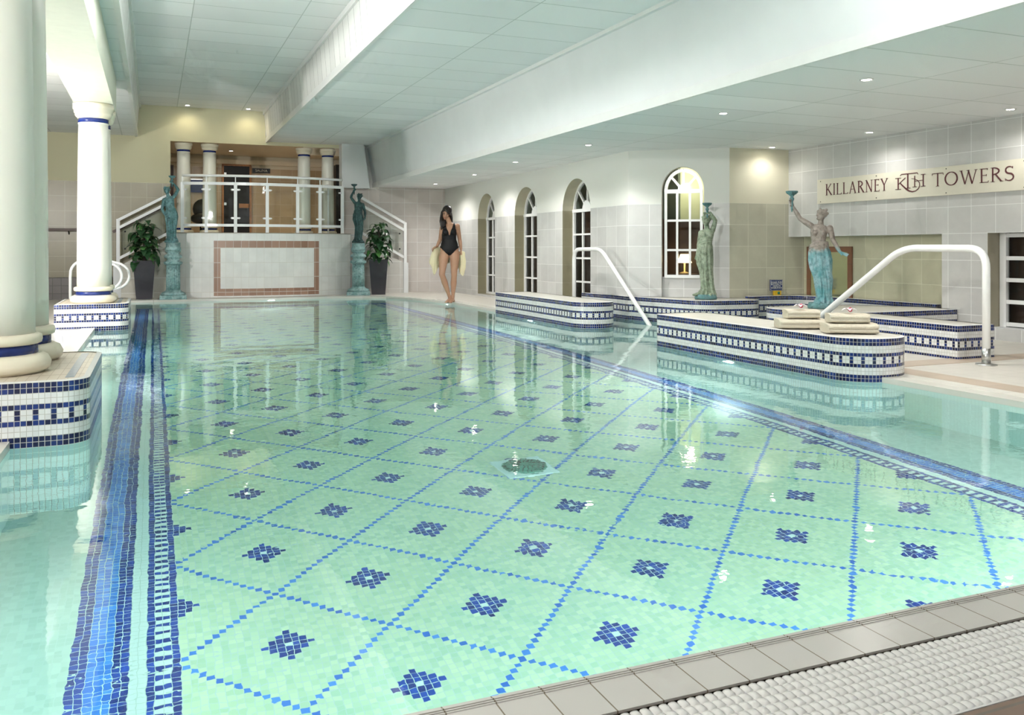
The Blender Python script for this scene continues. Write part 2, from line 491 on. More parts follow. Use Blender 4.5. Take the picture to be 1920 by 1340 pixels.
def tri_fill(outer, holes, fn, name, mats, parent=None, uvf=None):
    """filled 2-D polygon with holes; fn maps (s,t)->xyz"""
    bm = bmesh.new(); E = []
    for loop in [outer] + holes:
        vs = [bm.verts.new((p[0], p[1], 0)) for p in loop]
        for k in range(len(vs)): E.append(bm.edges.new((vs[k], vs[(k+1) % len(vs)])))
    bmesh.ops.triangle_fill(bm, use_beauty=True, use_dissolve=False, edges=E)
    uvl = bm.loops.layers.uv.new('UVMap')
    for f in bm.faces:
        for l in f.loops: l[uvl].uv = uvf(l.vert.co) if uvf else (l.vert.co.x, l.vert.co.y)
    for v in bm.verts: v.co = Vector(fn(v.co.x, v.co.y))
    bm.normal_update()
    me = bpy.data.meshes.new(name); bm.to_mesh(me); bm.free()
    for m in (mats if isinstance(mats, (list, tuple)) else [mats]): me.materials.append(m)
    o = bpy.data.objects.new(name, me); COL.objects.link(o)
    if parent: o.parent = parent
    return o

# ------------------------------------------------------------------ basin, deck, water
far_curve = [(4.72, 13.3), (4.70, 14.05), (4.55, 15.0), (4.36, 15.75), (4.1, 16.2), (3.7, 16.45), (2.9, 16.57)]
basin = [(-.62, 1.62), (4.72, 1.62), (4.72, 4.95), (4.98, 4.95), (4.98, 6.0), (6.30, 6.0), (6.30, 6.85), (8.02, 6.85), (8.02, 9.10),
         (7.3, 9.22), (6.88, 9.24), (5.88, 10.08), (5.88, 10.95), (4.98, 10.95), (4.98, 11.7), (4.72, 11.7)] + far_curve + [(-.62, 16.62)]
X0L = -6.0; X1R = 8.6; YB = -3.5; YF = 18.0
tri_fill([(X0L, YB), (X1R, YB), (X1R, 22.5), (X0L, 22.5)], [basin[::-1]], lambda x, y: (x, y, DZ), 'floor', M['deck'])
struct(bpy.data.objects['floor'])
o = tri_fill(basin, [], lambda x, y: (x, y, PD), 'floor', M['floor']); struct(o)
o = tri_fill(basin, [], lambda x, y: (x, y, 0), 'pool_water', M['water'])
tag(o, 'clear rippled turquoise water filling the mosaic pool', 'water', kind='stuff')
mb = MB(); s = 0
for k in range(len(basin)):
    a, b = basin[k], basin[(k+1) % len(basin)]; L = math.dist(a, b)
    mb.quad(((*a, PD), (*b, PD), (*b, -.019), (*a, -.019)), [(s, PD), (s + L, PD), (s + L, -.019), (s, -.019)])
    s += L
struct(mb.build('wall_pool', M['poolwall']))  # upright tiled side walls of the pool basin

def strip(pa, pb, z0, z1, name, mat):
    """flat strip between polylines pa and pb, top z1"""
    mb = MB()
    for k in range(len(pa) - 1):
        mb.quad(((*pa[k], z1), (*pa[k+1], z1), (*pb[k+1], z1), (*pb[k], z1)))
        mb.quad(((*pa[k], z0), (*pa[k+1], z0), (*pa[k+1], z1), (*pa[k], z1)))
        mb.quad(((*pb[k+1], z0), (*pb[k], z0), (*pb[k], z1), (*pb[k+1], z1)))
    return mb.build(name, mat)
# front coping, grating and brown deck
struct(strip([(5.3, 1.62), (-1.2, 1.62)], [(5.3, 1.475), (-1.2, 1.475)], -.02, .036, 'trim_1', M['coping']))
mb = MB()
for k in range(3): mb.box((-1.2, 1.607 - k * .008 - .0015, .036), (4.9, 1.607 - k * .008 + .0015, .0385))
struct(mb.build('trim_2', M['coping']))
struct(strip([(5.3, 1.475), (-1.2, 1.475)], [(5.3, 1.455), (-1.2, 1.455)], -.02, .0305, 'trim_3', M['gutterdark']))
gr = thing('overflow_grating', 'white ceramic bumpy overflow grating along the near pool edge', 'grating', (2.0, 1.34, DZ))
mb = MB(); mb.box((-3.2, -.122, -.0), (3.3, .118, .004)); mb.build('grating_base', M['ceramic'], gr)
mb = MB(); px, py = .0215, .027
prof = [(-.5, 0), (-.36, .8), (0, 1.0), (.36, .8), (.5, 0)]
for i in range(int(3.0 / px)):
    for j in range(9):
        cx_, cy_ = -1.7 + i * px, -.105 + j * py
        g = [[(cx_ + a[0] * px * .94, cy_ + b[0] * py * .94, .003 + .007 * a[1] * b[1]) for b in prof] for a in prof]
        mb.grid(g, close=False, cap=False)
q = mb.build('grating_bumps', M['ceramic'], gr); q['kind'] = 'stuff'
mb = MB()
for i in range(100): mb.box((-1.66 + i * .028, .116, .003), (-.98 + i * .028 + .012, .128, .0045))
q = mb.build('drain_slot', M['gutterdark'], gr); q['kind'] = 'stuff'
struct(strip([(8.6, 1.215), (-6, 1.215)], [(8.6, -3.5), (-6, -3.5)], 0, .034, 'trim_4', M['deckbrown']))
# right coping, sand strips
struct(strip([(4.72, 1.62), (4.72, 4.95)], [(4.86, 1.62), (4.86, 4.95)], -.02, .036, 'trim_5', M['copingy']))
struct(strip([(4.86, 1.62), (4.86, 4.95)], [(5.02, 1.62), (5.02, 4.95)], -.02, .0335, 'trim_6', M['ledgetop_w']))
struct(strip([(5.02, 1.62), (5.02, 5.2)], [(5.26, 1.62), (5.26, 5.2)], -.02, .0335, 'trim_7', M['deckstrip']))
struct(strip([(5.26, 5.0), (8.0, 5.0)], [(5.26, 5.24), (8.0, 5.24)], -.02, .0332, 'trim_8', M['deckstrip']))
# far and left coping
fe = [(4.72, 11.7)] + far_curve + [(-.62, 16.62)]
fo = [(4.88, 11.7), (4.88, 13.3), (4.86, 14.1), (4.71, 15.05), (4.51, 15.83), (4.2, 16.33), (3.74, 16.6), (2.92, 16.72), (-.77, 16.77)]
struct(strip(fe, fo, -.02, .036, 'trim_9', M['copingy']))
fo2 = [(5.08, 11.7), (5.08, 13.3), (5.06, 14.15), (4.9, 15.1), (4.7, 15.93), (4.34, 16.5), (3.8, 16.8), (2.95, 16.92), (-.9, 16.97)]
struct(strip(fo, fo2, -.02, .0335, 'trim_10', M['ledgetop_w']))
struct(strip([(-.62, 16.62), (-.62, 1.62)], [(-.76, 16.62), (-.76, 1.62)], -.02, .036, 'trim_11', M['copingy']))
struct(strip([(-.76, 16.62), (-.76, 1.62)], [(-1.04, 16.62), (-1.04, 1.62)], -.02, .0335, 'trim_12', M['ceramic']))

def ledge(name, label, poly, mats_top, zb=PD, band=None, cat='pool ledge', zt=ZT, rim=.028, open_edges=(), off=0.0):
    t = thing(name, label, cat, (poly[0][0], poly[0][1], 0))
    ox, oy = poly[0]
    mb = MB(); s = off; n = len(poly)
    for k in range(n):
        a, b = poly[k], poly[(k+1) % n]; L = math.dist(a, b)
        q = [(a[0]-ox, a[1]-oy, zb), (b[0]-ox, b[1]-oy, zb), (b[0]-ox, b[1]-oy, zt), (a[0]-ox, a[1]-oy, zt)]
        mb.quad(q, [(s/PM, (zt-zb)/PM), ((s+L)/PM, (zt-zb)/PM), ((s+L)/PM, 0), (s/PM, 0)], sm=False)
        s += L
    mb.build('mosaic_side', M['mosaic'], t)
    tri_fill(poly, [], lambda x, y: (x-ox, y-oy, zt), 'tiled_top', mats_top, t)
    ip = inset(poly, rim); mb = MB()
    for k in range(n):
        a, b, c, d = poly[k], poly[(k+1) % n], ip[(k+1) % n], ip[k]
        mb.quad(((a[0]-ox, a[1]-oy, zt), (b[0]-ox, b[1]-oy, zt), (c[0]-ox, c[1]-oy, zt+.004), (d[0]-ox, d[1]-oy, zt+.004)), sm=True)
    mb.build('rounded_rim', M['white'], t)
    if band:
        mb = MB(); x0, y0, x1, y1 = band; mb.box((x0-ox, y0-oy, zt-.01), (x1-ox, y1-oy, zt+.0015)); mb.build('inlay_band', M['inlay'], t)
    return t

ledge('column_plinth', 'long tiled column plinth at the near left pool edge, carrying two big columns',
      round_poly([(-1.06, 4.63), (-.29, 4.63), (-.29, 5.93), (-1.06, 5.93)], [0, .13, .13, 0]), M['ledgetop'], band=(-.40, 4.75, -.36, 5.82), cat='column plinth')
ledge('column_plinth', 'tiled column plinth at the far left pool edge under the slender column',
      round_poly([(-1.04, 11.0), (-.27, 11.0), (-.27, 12.3), (-1.04, 12.3)], [0, .13, .13, 0]), M['ledgetop'], band=(-.40, 11.1, -.36, 12.2), cat='column plinth')
ledge('tiled_bench', 'low blue and white mosaic bench in front of the narrow arched windows',
      round_poly([(4.63, 9.08), (5.17, 9.08), (5.17, 11.85), (4.63, 11.85)], [.26, .26, .03, .03]), M['ledgetop_w'], cat='bench')
ledge('tiled_bench', 'long mosaic bench on the right pool edge holding the folded towels',
      round_poly([(4.50, 4.62), (5.10, 4.62), (5.10, 7.30), (4.50, 7.30)], [.27, .29, .2, .12]), M['ledgetop_w'], cat='bench')
ledge('tiled_ledge', 'mosaic wall ledge under the wide arched window, carrying the pale green statue',
      round_poly([(5.84, 11.3), (5.75, 11.3), (5.78, 10.9), (5.90, 9.85), (6.14, 8.82), (7.02, 8.72), (7.05, 9.18), (6.84, 9.25), (5.84, 10.07)],
                 [0, .05, .3, .5, .35, .24, .05, 0, 0], 8), M['ledgetop_w'], off=.01)
ledge('tiled_ledge', 'forked mosaic platform beside the whirlpool, carrying the turquoise torch statue',
      round_poly([(6.08, 5.16), (6.50, 5.16), (6.50, 6.60), (7.77, 6.60), (7.77, 7.05), (7.3, 7.55), (6.75, 7.78), (6.06, 7.66), (6.05, 7.2)],
                 [0, 0, 0, 0, 0, .3, .3, .36, 0], 8), M['ledgetop_w'])
ledge('tiled_ledge', 'curved mosaic rim of the whirlpool against the back wall, below the blue sign',
      round_poly([(7.06, 9.19), (7.06, 9.08), (7.72, 9.08), (7.90, 8.7), (7.92, 7.0), (7.99, 7.0), (7.99, 9.19)], [0, 0, .45, .3, 0, 0, 0], 8), M['ledgetop_w'], zt=.33)

# underwater steps in the side channel
for nm, y0, dy, lab in (('pool_steps', 6.0, 1, 'pale tiled pool steps under water by the big handrail'), ('pool_steps', 10.95, -1, 'pale tiled pool steps under water below the far handrail')):
    t = thing(nm, lab, 'steps', (5.45, y0, PD)); 
    for k in range(3):
        d = (.9 - .3 * k); h = (-.25 - .28 * (2 - k)) - PD
        mb = MB(); ya, yb = sorted((0, dy * d)); xl, xr = (-.26, .58) if dy > 0 else (-.26, .14)
        mb.box((xl, ya, 0), (xr, yb, h)); mb.build('step', M['poolwall'], t)

# main drain
t = thing('main_drain', 'round green drain cover in a pale square plate on the pool floor', 'drain', (1.925, 4.475, PD + .003))
mb = MB(); mb.grid([[(.215*math.cos(a*PI/2+PI/4), .215*math.sin(a*PI/2+PI/4), 0) for a in range(4)], [(.205*math.cos(a*PI/2+PI/4), .205*math.sin(a*PI/2+PI/4), .012) for a in range(4)]], sm=False); mb.build('square_plate', M['drainplate'], t)
mb = MB(); mb.lathe([(.128, .010), (.125, .028), (.09, .045), (.04, .055), (.002, .057)]); dome_ = mb.build('drain_dome', M['drain'], t)
mb = MB()
for r, n_ in ((.11, 28), (.085, 22), (.06, 16), (.035, 9)):
    for k in range(n_):
        a = 2*PI*k/n_; z = .035 + (.11 - r) * .3
        mb.bar(((r-.010)*math.cos(a), (r-.010)*math.sin(a), z + .004), ((r+.010)*math.cos(a), (r+.010)*math.sin(a), z), .006, .006)
q = mb.build('drain_slots', M['black'], dome_)

# underwater lamps
def uwlamp(p, nrm, label, e):
    p = Vector(p); n = Vector(nrm).normalized()
    rz = math.atan2(n.y, n.x) - PI/2
    t = thing('underwater_lamp', label, 'pool lamp', p, rz, 'underwater lamps in the pool walls')
    mb = MB(); mb.lathe([(.085, 0), (.085, .012), (.07, .018), (.062, .010), (.062, 0)], n=24); mb.xform(Matrix.Rotation(-PI/2, 4, 'X')); mb.build('lamp_ring', M['whitegloss'], t)
    mb = MB(); mb.lathe([(.058, .004), (.05, .012), (.001, .014)], n=24); mb.xform(Matrix.Rotation(-PI/2, 4, 'X')); mb.build('lamp_lens', M['uwlamp'], t)
    ld = bpy.data.lights.new('pool_light', 'AREA'); ld.shape = 'DISK'; ld.size = .12; ld.energy = e; ld.color = (.92, 1, .96)
    lo = bpy.data.objects.new('pool_light', ld); COL.objects.link(lo)
    lo.location = p + n * .03 + Vector((0, 0, -.02)); d = Vector((n.x, n.y, -.35)); lo.rotation_euler = d.to_track_quat('-Z', 'Y').to_euler()
UW = 12.5
uwlamp((4.498, 6.05, -.10), (-1, 0, 0), 'round underwater lamp just below the towel bench', UW)
uwlamp((4.628, 10.5, -.10), (-1, 0, 0), 'round underwater lamp below the bench by the arched windows', UW)
uwlamp((4.68, 14.2, -.12), (-1, 0, 0), 'round underwater lamp below the woman\'s feet', UW * .6)
uwlamp((2.02, 16.57, -.12), (0, -1, 0), 'round underwater lamp in the far pool wall below the balcony', UW)
uwlamp((5.985, 9.35, -.12), (-1, -.25, 0), 'round underwater lamp in the ledge below the pale green statue', UW * .4)
for x in (.5, 1.9, 3.3, 4.4):  # hidden lamps added under the near coping to light the floor
    uwlamp((x, 1.625, -.35), (0, 1, 0), 'round hidden lamp added in the near pool wall to light the pool floor', UW * .9)
for y in (3.2, 7.6, 9.6, 14.2):  # extra lamps added along the left side to light the floor
    uwlamp((-.615, y, -.35), (1, 0, 0), 'round lamp added in the left pool wall to light the pool floor', UW * .4)

# ------------------------------------------------------------------ walls
def arch(s0, s1, zb, zs, n=20):
    """arched opening outline (ccw) in wall coords"""
    c = (s0 + s1) / 2; r = (s1 - s0) / 2
    return [(s0, zb), (s1, zb)] + [(c + r * math.cos(PI*k/n), zs + (TOPS - zs) * math.sin(PI*k/n)) for k in range(n + 1)]
TOPS = 2.0
def wall(name, A, B, z0, z1, mat, holes=(), depth=.22, inward=None, revmat=None, outer=None):
    """vertical wall from A to B (xy) seen from its right-hand side; s runs along A->B"""
    A, B = Vector(A), Vector(B); d = (B - A); L = d.length; d.normalize(); n = Vector((d.y, -d.x))  # towards room on the right of A->B
    if inward: n = Vector(inward)
    fn = lambda s, z: (A.x + d.x*s, A.y + d.y*s, z)
    o = tri_fill(outer or [(0, z0), (L, z0), (L, z1), (0, z1)], [h[::-1] for h in holes], fn, name, [mat, revmat or mat]); struct(o)
    if holes:
        bm = bmesh.new(); bm.from_mesh(o.data); uvl = bm.loops.layers.uv.active
        for h in holes:
            for k in range(len(h)):
                a, b = h[k], h[(k+1) % len(h)]
                pa, pb = Vector(fn(*a)), Vector(fn(*b)); back = Vector((-n.x, -n.y, 0)) * depth
                vs = [bm.verts.new(x) for x in (pa, pb, pb + back, pa + back)]
                f = bm.faces.new(vs); f.material_index = 1
                for l, uv in zip(f.loops, ((a[0]*1.0, a[1]), (b[0]*1.0, b[1]), (b[0]+depth, b[1]), (a[0]+depth, a[1]))): l[uvl].uv = (uv[0], uv[1])
        bm.to_mesh(o.data); bm.free()
    return o
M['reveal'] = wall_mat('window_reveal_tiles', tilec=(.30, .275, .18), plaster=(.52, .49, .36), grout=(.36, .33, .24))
WX = 5.87
Yw = [(15.03, 15.94), (13.11, 14.07), (11.21, 12.14)]
# wall_right: window wall, A far -> B near so that the room (-X) is on the right-hand side
s_of = lambda y: 18.0 - y
wh = [arch(s_of(b), s_of(a), .075, 1.53) for a, b in Yw]
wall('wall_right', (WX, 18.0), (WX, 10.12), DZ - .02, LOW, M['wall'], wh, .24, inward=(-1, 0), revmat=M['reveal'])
A1, B1 = (WX, 10.12), (6.88, 9.28)
L1 = math.dist(A1, B1)
TOPS = 2.02
W4 = (L1 * .30, L1 * .735)
def inv_u(s):
    x = A1[0] + (B1[0]-A1[0])*s/L1; y = A1[1] + (B1[1]-A1[1])*s/L1
    d = x*math.sin(YAW) + y*math.cos(YAW); return 960 + 1625*(x*math.cos(YAW) - y*math.sin(YAW))/d
def s_at_u(u):
    lo, hi = 0, L1
    for _ in range(40):
        m = (lo + hi)/2
        if inv_u(m) < u: lo = m
        else: hi = m
    return lo
W4 = (s_at_u(1240.5), s_at_u(1320))
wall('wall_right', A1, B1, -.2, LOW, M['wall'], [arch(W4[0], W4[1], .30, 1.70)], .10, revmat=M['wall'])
wall('wall_back', B1, (8.02, 9.20), -.2, LOW, M['wallgreen'])
# far wall (Y = 18) with the balcony opening
wall('wall_far', (-6, 18.0), (2.08, 18.0), 0, HIGH + .02, M['wallfar'], outer=[(0, 0), (6.3, 0), (6.3, 3.03), (8.08, 3.03), (8.08, HIGH + .02), (0, HIGH + .02)])
wall('wall_far', (2.08, 18.0), (3.62, 18.0), 3.03, MID + .02, M['wallfar'])
wall('wall_far', (3.62, 18.0), (4.4, 18.0), 0, MID + .02, M['wallfarR'], outer=[(0, 0), (.78, 0), (.78, MID+.02), (0, MID + .02)])
wall('wall_far', (4.4, 18.0), (WX + .02, 18.0), 0, LOW + .02, wall_mat('far_wall_right_tiles', tile_z=2.21, tilec=(.64, .59, .55), plaster_above=False))
# white fin beside the opening
mb = MB()
for y in (17.72,): mb.quad(((3.56, y, 2.2), (4.14, y, 2.2), (4.02, y, MID), (3.56, y, MID)))
mb.quad(((3.56, 18, 2.2), (3.56, 17.72, 2.2), (3.56, 17.72, MID), (3.56, 18, MID)))
mb.quad(((4.14, 17.72, 2.2), (4.14, 18, 2.2), (4.02, 18, MID), (4.02, 17.72, MID)))
mb.quad(((3.56, 17.72, 2.2), (3.56, 18, 2.2), (4.14, 18, 2.2), (4.14, 17.72, 2.2)))
struct(mb.build('wall_pier', M['plaster']))
# bulkhead wall with the sign, recess, pier
mb = MB()
def vw(mb, x, ya, yb, z0, z1, mi=0, u0=None):
    u0 = ya if u0 is None else u0
    mb.quad(((x, ya, z0), (x, yb, z0), (x, yb, z1), (x, ya, z1)), [(-ya, z0), (-yb, z0), (-yb, z1), (-ya, z1)], mi)
vw(mb, 7.78, 9.22, -3.5, 1.10, LOW)
mb.quad(((7.78, 9.22, 1.10), (8.05, 9.22, 1.10), (8.05, -3.5, 1.10), (7.78, -3.5, 1.10)), mi=1)
vw(mb, 7.78, 6.80, 6.25, -.2, 1.10)
mb.quad(((7.78, 6.80, -.2), (7.78, 6.8, 1.1), (8.02, 6.8, 1.1), (8.02, 6.8, -.2)))
mb.quad(((7.78, 6.25, -.2), (7.78, 6.25, 1.1), (8.02, 6.25, 1.1), (8.02, 6.25, -.2)), mi=2)
vw(mb, 7.78, 6.25, 5.2, -.2, .15); mb.quad(((7.78, 6.25, .15), (8.02, 6.25, .15), (8.02, 5.2, .15), (7.78, 5.2, .15)), mi=1)
vw(mb, 7.78, 5.2, -3.5, -.2, 1.10)
struct(mb.build('wall_bulkhead', [M['wallfull'], M['plaster'], M['reveal']]))
mb = MB(); vw(mb, 8.02, 9.22, 6.78, -.2, 1.10); struct(mb.build('wall_recess', M['recess']))
# left wall and remaining shell
wall('wall_left', (-4.6, 18.0), (-4.6, -3.5), 0, MID, M['wallfar'], inward=(1, 0))
# dark tiled footing behind far-left column
mb = MB(); mb.box((-4.5, 17.55, DZ), (-.72, 17.99, .42)); struct(mb.build('baseboard_far', tiles('dark_footing_tiles', (.10, .085, .075), (.03, .025, .02), .14, 'Object', gw=.06, var=.3, axes=(0, 2))))

# ------------------------------------------------------------------ ceilings and drops
def flat(name, x0, x1, y0, y1, z, mat):
    mb = MB(); mb.quad(((x0, y0, z), (x0, y1, z), (x1, y1, z), (x1, y0, z))); return struct(mb.build(name, mat))
flat('ceiling', 4.28, 8.6, -3.5, 18.0, LOW, M['ceil_low'])
flat('ceiling', 2.08, 4.16, -3.5, 18.0, MID, M['ceil_mid'])
flat('ceiling', -.26, 2.06, -3.5, 18.0, HIGH, M['ceil_high'])
flat('ceiling', -4.6, -.31, -3.5, 18.0, MID, M['ceil_left'])
def drop(name, x0, z0, x1, z1, mat):
    mb = MB(); mb.quad(((x0, 18, z0), (x0, -3.5, z0), (x1, -3.5, z1), (x1, 18, z1))); return struct(mb.build(name, mat))
drop('wall_drop', 4.28, LOW, 4.15, MID, M['plaster'])
drop('wall_drop', 2.10, MID, 2.05, HIGH, M['slats'])
drop('wall_drop', -.30, MID, -.25, HIGH, M['slats'])
mb = MB()
def rail_y(mb, x, z, w, h): mb.box((x - w/2, -3.5, z - h/2), (x + w/2, 17.99, z + h/2))
rail_y(mb, 4.265, LOW + .035, .03, .09); rail_y(mb, 4.135, MID - .02, .045, .04)
struct(mb.build('trim_13', M['white'], bevel=.008))
mb = MB(); rail_y(mb, 2.10, MID + .03, .04, .10); rail_y(mb, 2.04, HIGH - .035, .03, .07); struct(mb.build('trim_14', M['white'], bevel=.008))
mb = MB(); rail_y(mb, -.30, MID + .03, .05, .10); rail_y(mb, -.24, HIGH - .035, .03, .07); struct(mb.build('trim_15', M['white'], bevel=.008))
mb = MB(); mb.box((-.86, -3.5, 2.64), (-.44, 12.15, MID - .002)); struct(mb.build('trim_16', M['beamgreen']))
# dropped corner of the ceiling at the right
mb = MB(); mb.box((7.05, -3.5, 2.13), (7.775, 5.2, LOW)); struct(mb.build('trim_17', M['white']))

# ------------------------------------------------------------------ windows
def window(idx, A, d, n, s0, s1, zb, zs, top, cols, rows, depth, back, lower):
    """frame in plane behind the wall; A start xy, d along, n to the room"""
    A = Vector(A); d = Vector(d); n = Vector(n)
    c = (s0 + s1)/2; hw = (s1 - s0)/2
    def W(s, z, o=0): p = A + d*s - n*(depth - o); return (p.x, p.y, z)
    t = bpy.data.objects.new('window_%d' % idx, None); COL.objects.link(t); t.location = W(c, zb); struct(t)
    base = Vector(W(c, zb))
    mb = MB()
    def b(s_a, z_a, s_b, z_b, w=.035, dd=.045):
        p, q = Vector(W(s_a, z_a, dd/2)), Vector(W(s_b, z_b, dd/2)); up = Vector((n.x, n.y, 0))
        mb.bar(p - base, q - base, w, dd, up=up)
    fw = .035
    b(s0 + fw/2, zb, s0 + fw/2, zs); b(s1 - fw/2, zb, s1 - fw/2, zs)
    b(s0+.002, zb + fw/2, s1-.002, zb + fw/2, .042, .049); b(s0+.002, zs, s1-.002, zs, .05, .053)
    ah = top - zs; N = 16; pr = None
    for k in range(N + 1):
        p = (c + (hw - fw/2)*math.cos(PI*k/N), zs + (ah - fw/2)*math.sin(PI*k/N))
        if pr: b(pr[0], pr[1], p[0], p[1], .042, .041)
        pr = p
    for ang in (45, 90, 135): b(c, zs, c + (hw-.02)*math.cos(R_(ang)), zs + (ah-.02)*math.sin(R_(ang)), .028, .035)
    for k in range(1, cols): s_ = s0 + (s1 - s0)*k/cols; b(s_, zb, s_, zs, .028, .035)
    for z in rows: b(s0+.002, z, s1-.002, z, .028, .039)
    # hub
    hub = [W(c + .30*hw*math.cos(PI*k/12), zs + .32*ah*math.sin(PI*k/12), .045) for k in range(13)]
    hub2 = [W(c + .30*hw*math.cos(PI*k/12), zs + .32*ah*math.sin(PI*k/12), 0) for k in range(13)]
    mb.quad([Vector(p) - base for p in hub]); 
    for k in range(12): mb.quad([Vector(x) - base for x in (hub[k], hub[k+1], hub2[k+1], hub2[k])])
    mb.build('window_frame', M['whitegloss'], t)
    mb = MB()
    outl = [(s0, zb), (s1, zb)] + [(c + hw*math.cos(PI*k/N), zs + ah*math.sin(PI*k/N)) for k in range(N + 1)]
    mb.quad([Vector(W(p[0], p[1], .012)) - base for p in outl]); mb.build('window_pane', M['wglass'], t)
    return t
for k, (a, b) in enumerate(Yw):
    window(k + 1, (WX, 18.0), (0, -1), (-1, 0), s_of(b), s_of(a), .075, 1.53, 1.995, 3, (.44, .80, 1.165), .22, None, None)
d1 = ((B1[0]-A1[0])/L1, (B1[1]-A1[1])/L1); n1 = (d1[1], -d1[0])
window(4, A1, d1, n1, W4[0] + .03, W4[1] - .02, .56, 1.70, 1.995, 3, (.925, 1.315), .09, None, None)
# tiled panel below window 4
mb = MB(); A = Vector(A1); dd = Vector(d1); nn = Vector(n1)
p0 = A + dd*(W4[0]) - nn*.085; p1 = A + dd*(W4[1]) - nn*.085
mb.quad(((p0.x, p0.y, .2), (p1.x, p1.y, .2), (p1.x, p1.y, .57), (p0.x, p0.y, .57)), [(0, .2), (W4[1]-W4[0], .2), (W4[1]-W4[0], .57), (0, .57)])
struct(mb.build('wall_panel', M['wall']))
# right-hand window (partly in frame)
t = bpy.data.objects.new('window_5', None); COL.objects.link(t); t.location = (7.97, 5.75, .15); struct(t)
mb = MB()
for y in (6.21, 5.94, 5.28): mb.box((-.025, y-5.75-(.035 if y > 6 else .02), 0), (.024, y-5.75+(.035 if y > 6 else .02), .95))
for z in (.03, .255, .475, .695, .925): mb.bar((.003, -.5, z), (.003, .48, z), .045, .04, up=(0, 0, 1))
mb.build('window_frame', M['whitegloss'], t)
mb = MB(); mb.quad(((.01, .5, 0), (.01, -.5, 0), (.01, -.5, .95), (.01, .5, .95))); mb.build('window_pane', M['wglass'], t)
# rooms behind the glass: dark half-height screens with paler wall above
mb = MB()
mb.box((6.26, 10.5, 0), (6.30, 18.0, 1.52), 0); mb.box((6.9, 10.5, 0), (6.94, 18.0, 3), 1)
mb.box((8.10, 4.6, 0), (8.14, 6.75, 1.3), 0)
struct(mb.build('wall_behind_windows', [M['darkwood'], simple('pale_green_room', (.50, .60, .50), .6)]))
mb = MB(); q0 = A + dd*(-.1) - nn*.9; q1 = A + dd*(L1+.3) - nn*.9
mb.quad(((q0.x, q0.y, 0), (q1.x, q1.y, 0), (q1.x, q1.y, 1.36), (q0.x, q0.y, 1.36)), mi=0)
q0 = A + dd*(-.2) - nn*1.6; q1 = A + dd*(L1+.7) - nn*1.6
mb.quad(((q0.x, q0.y, 0), (q1.x, q1.y, 0), (q1.x, q1.y, 3), (q0.x, q0.y, 3)), mi=1)
struct(mb.build('wall_lounge', [M['darkwood'], simple('lounge_wall', (.62, .66, .48), .6)]))
lp = A + dd*(L1*.52) - nn*.55
t = thing('table_lamp', 'lit table lamp glowing behind the wide arched window', 'lamp', (lp.x, lp.y, .6))
mb = MB(); mb.lathe([(.07, 0), (.07, .015), (.012, .03), (.012, .16)], n=16); mb.build('lamp_stand', M['gold'], t)
mb = MB(); mb.lathe([(.10, .15), (.055, .27)], n=20); mb.build('lamp_shade', M['shade'], t)
t2 = thing('side_table', 'small dark side table under the lit lamp behind the arched window', 'table', (lp.x, lp.y, 0))
mb = MB(); mb.lathe([(.2, .57), (.2, .6)], n=20); mb.build('table_top', M['darkwood'], t2)
mb = MB(); mb.lathe([(.16, 0), (.16, .02), (.025, .04), (.025, .57)], n=14); mb.build('table_leg', M['darkwood'], t2)
ld = bpy.data.lights.new('lounge_light', 'POINT'); ld.energy = 8; ld.color = (1, .85, .6); ld.shadow_soft_size = .1
lo = bpy.data.objects.new('lounge_light', ld); COL.objects.link(lo); lo.location = (lp.x + .35, lp.y + .45, 2.0)

# ------------------------------------------------------------------ columns
def column(name, label, x, y, z0, z1, r, group=None, big=True):
    t = thing(name, label, 'column', (x, y, z0), 0, group)
    H = z1 - z0; k = r / .19
    mb = MB(); mb.lathe([(.235*k, 0), (.262*k, .02*k), (.268*k, .05*k), (.25*k, .085*k), (.222*k, .10*k)]); mb.build('base_torus', M['colbase'], t)
    mb = MB(); mb.lathe([(.205*k, .095*k), (.203*k, .15*k)]); mb.build('base_band', M['navy'], t)
    mb = MB(); mb.lathe([(.205*k, .148*k), (.222*k, .155*k), (.226*k, .175*k), (.222*k, .195*k), (.200*k, .205*k)]); mb.build('base_ring', M['colbase'], t)
    c = .26 * k
    mb = MB(); prof = [(r, .20*k)]
    for q in range(1, 11):
        f = q / 10; prof.append((r * (1 - .10 * f**1.6), .20*k + (H - c - .20*k) * f))
    mb.lathe(prof, n=48); mb.build('shaft', M['column'], t)
    rt = r * .90
    mb = MB(); mb.lathe([(rt*1.005, H - c - .002), (rt*1.03, H - c + .01*k), (rt*1.03, H - c + .02*k)]); cr_ = mb.build('capital_ring', M['column'], t)
    mb = MB(); mb.lathe([(rt*1.02, H - c + .02*k), (rt*1.02, H - c + .075*k)]); cb_ = mb.build('capital_band', M['navy'], t)
    mb = MB(); mb.lathe([(rt*1.03, H - c + .073*k), (rt*1.06, H - c + .085*k), (rt*1.18, H - c + .10*k), (rt*1.24, H - c + .125*k), (rt*1.24, H - c + .145*k), (rt*1.30, H - c + .147*k), (rt*1.32, H - c + .19*k), (rt*1.38, H - c + .192*k), (rt*1.38, H - .001)]); cp_ = mb.build('capital', M['colbase'], t)
    cr_.parent = cp_; cb_.parent = cp_
    return t
column('round_column', 'nearest big white column at the left edge, front of the pair on the near plinth', -.748, 5.08, ZT + .001, 2.638, .183)
column('round_column', 'white column half hidden behind the nearest column on the near left plinth', -.738, 5.60, ZT + .001, 2.638, .183)
column('round_column', 'slender white column with blue bands in front on the far left plinth', -.655, 11.32, ZT + .001, 2.638, .178)
column('round_column', 'white column almost hidden behind the slender column on the far left plinth', -.655, 11.84, ZT + .001, 2.638, .178)
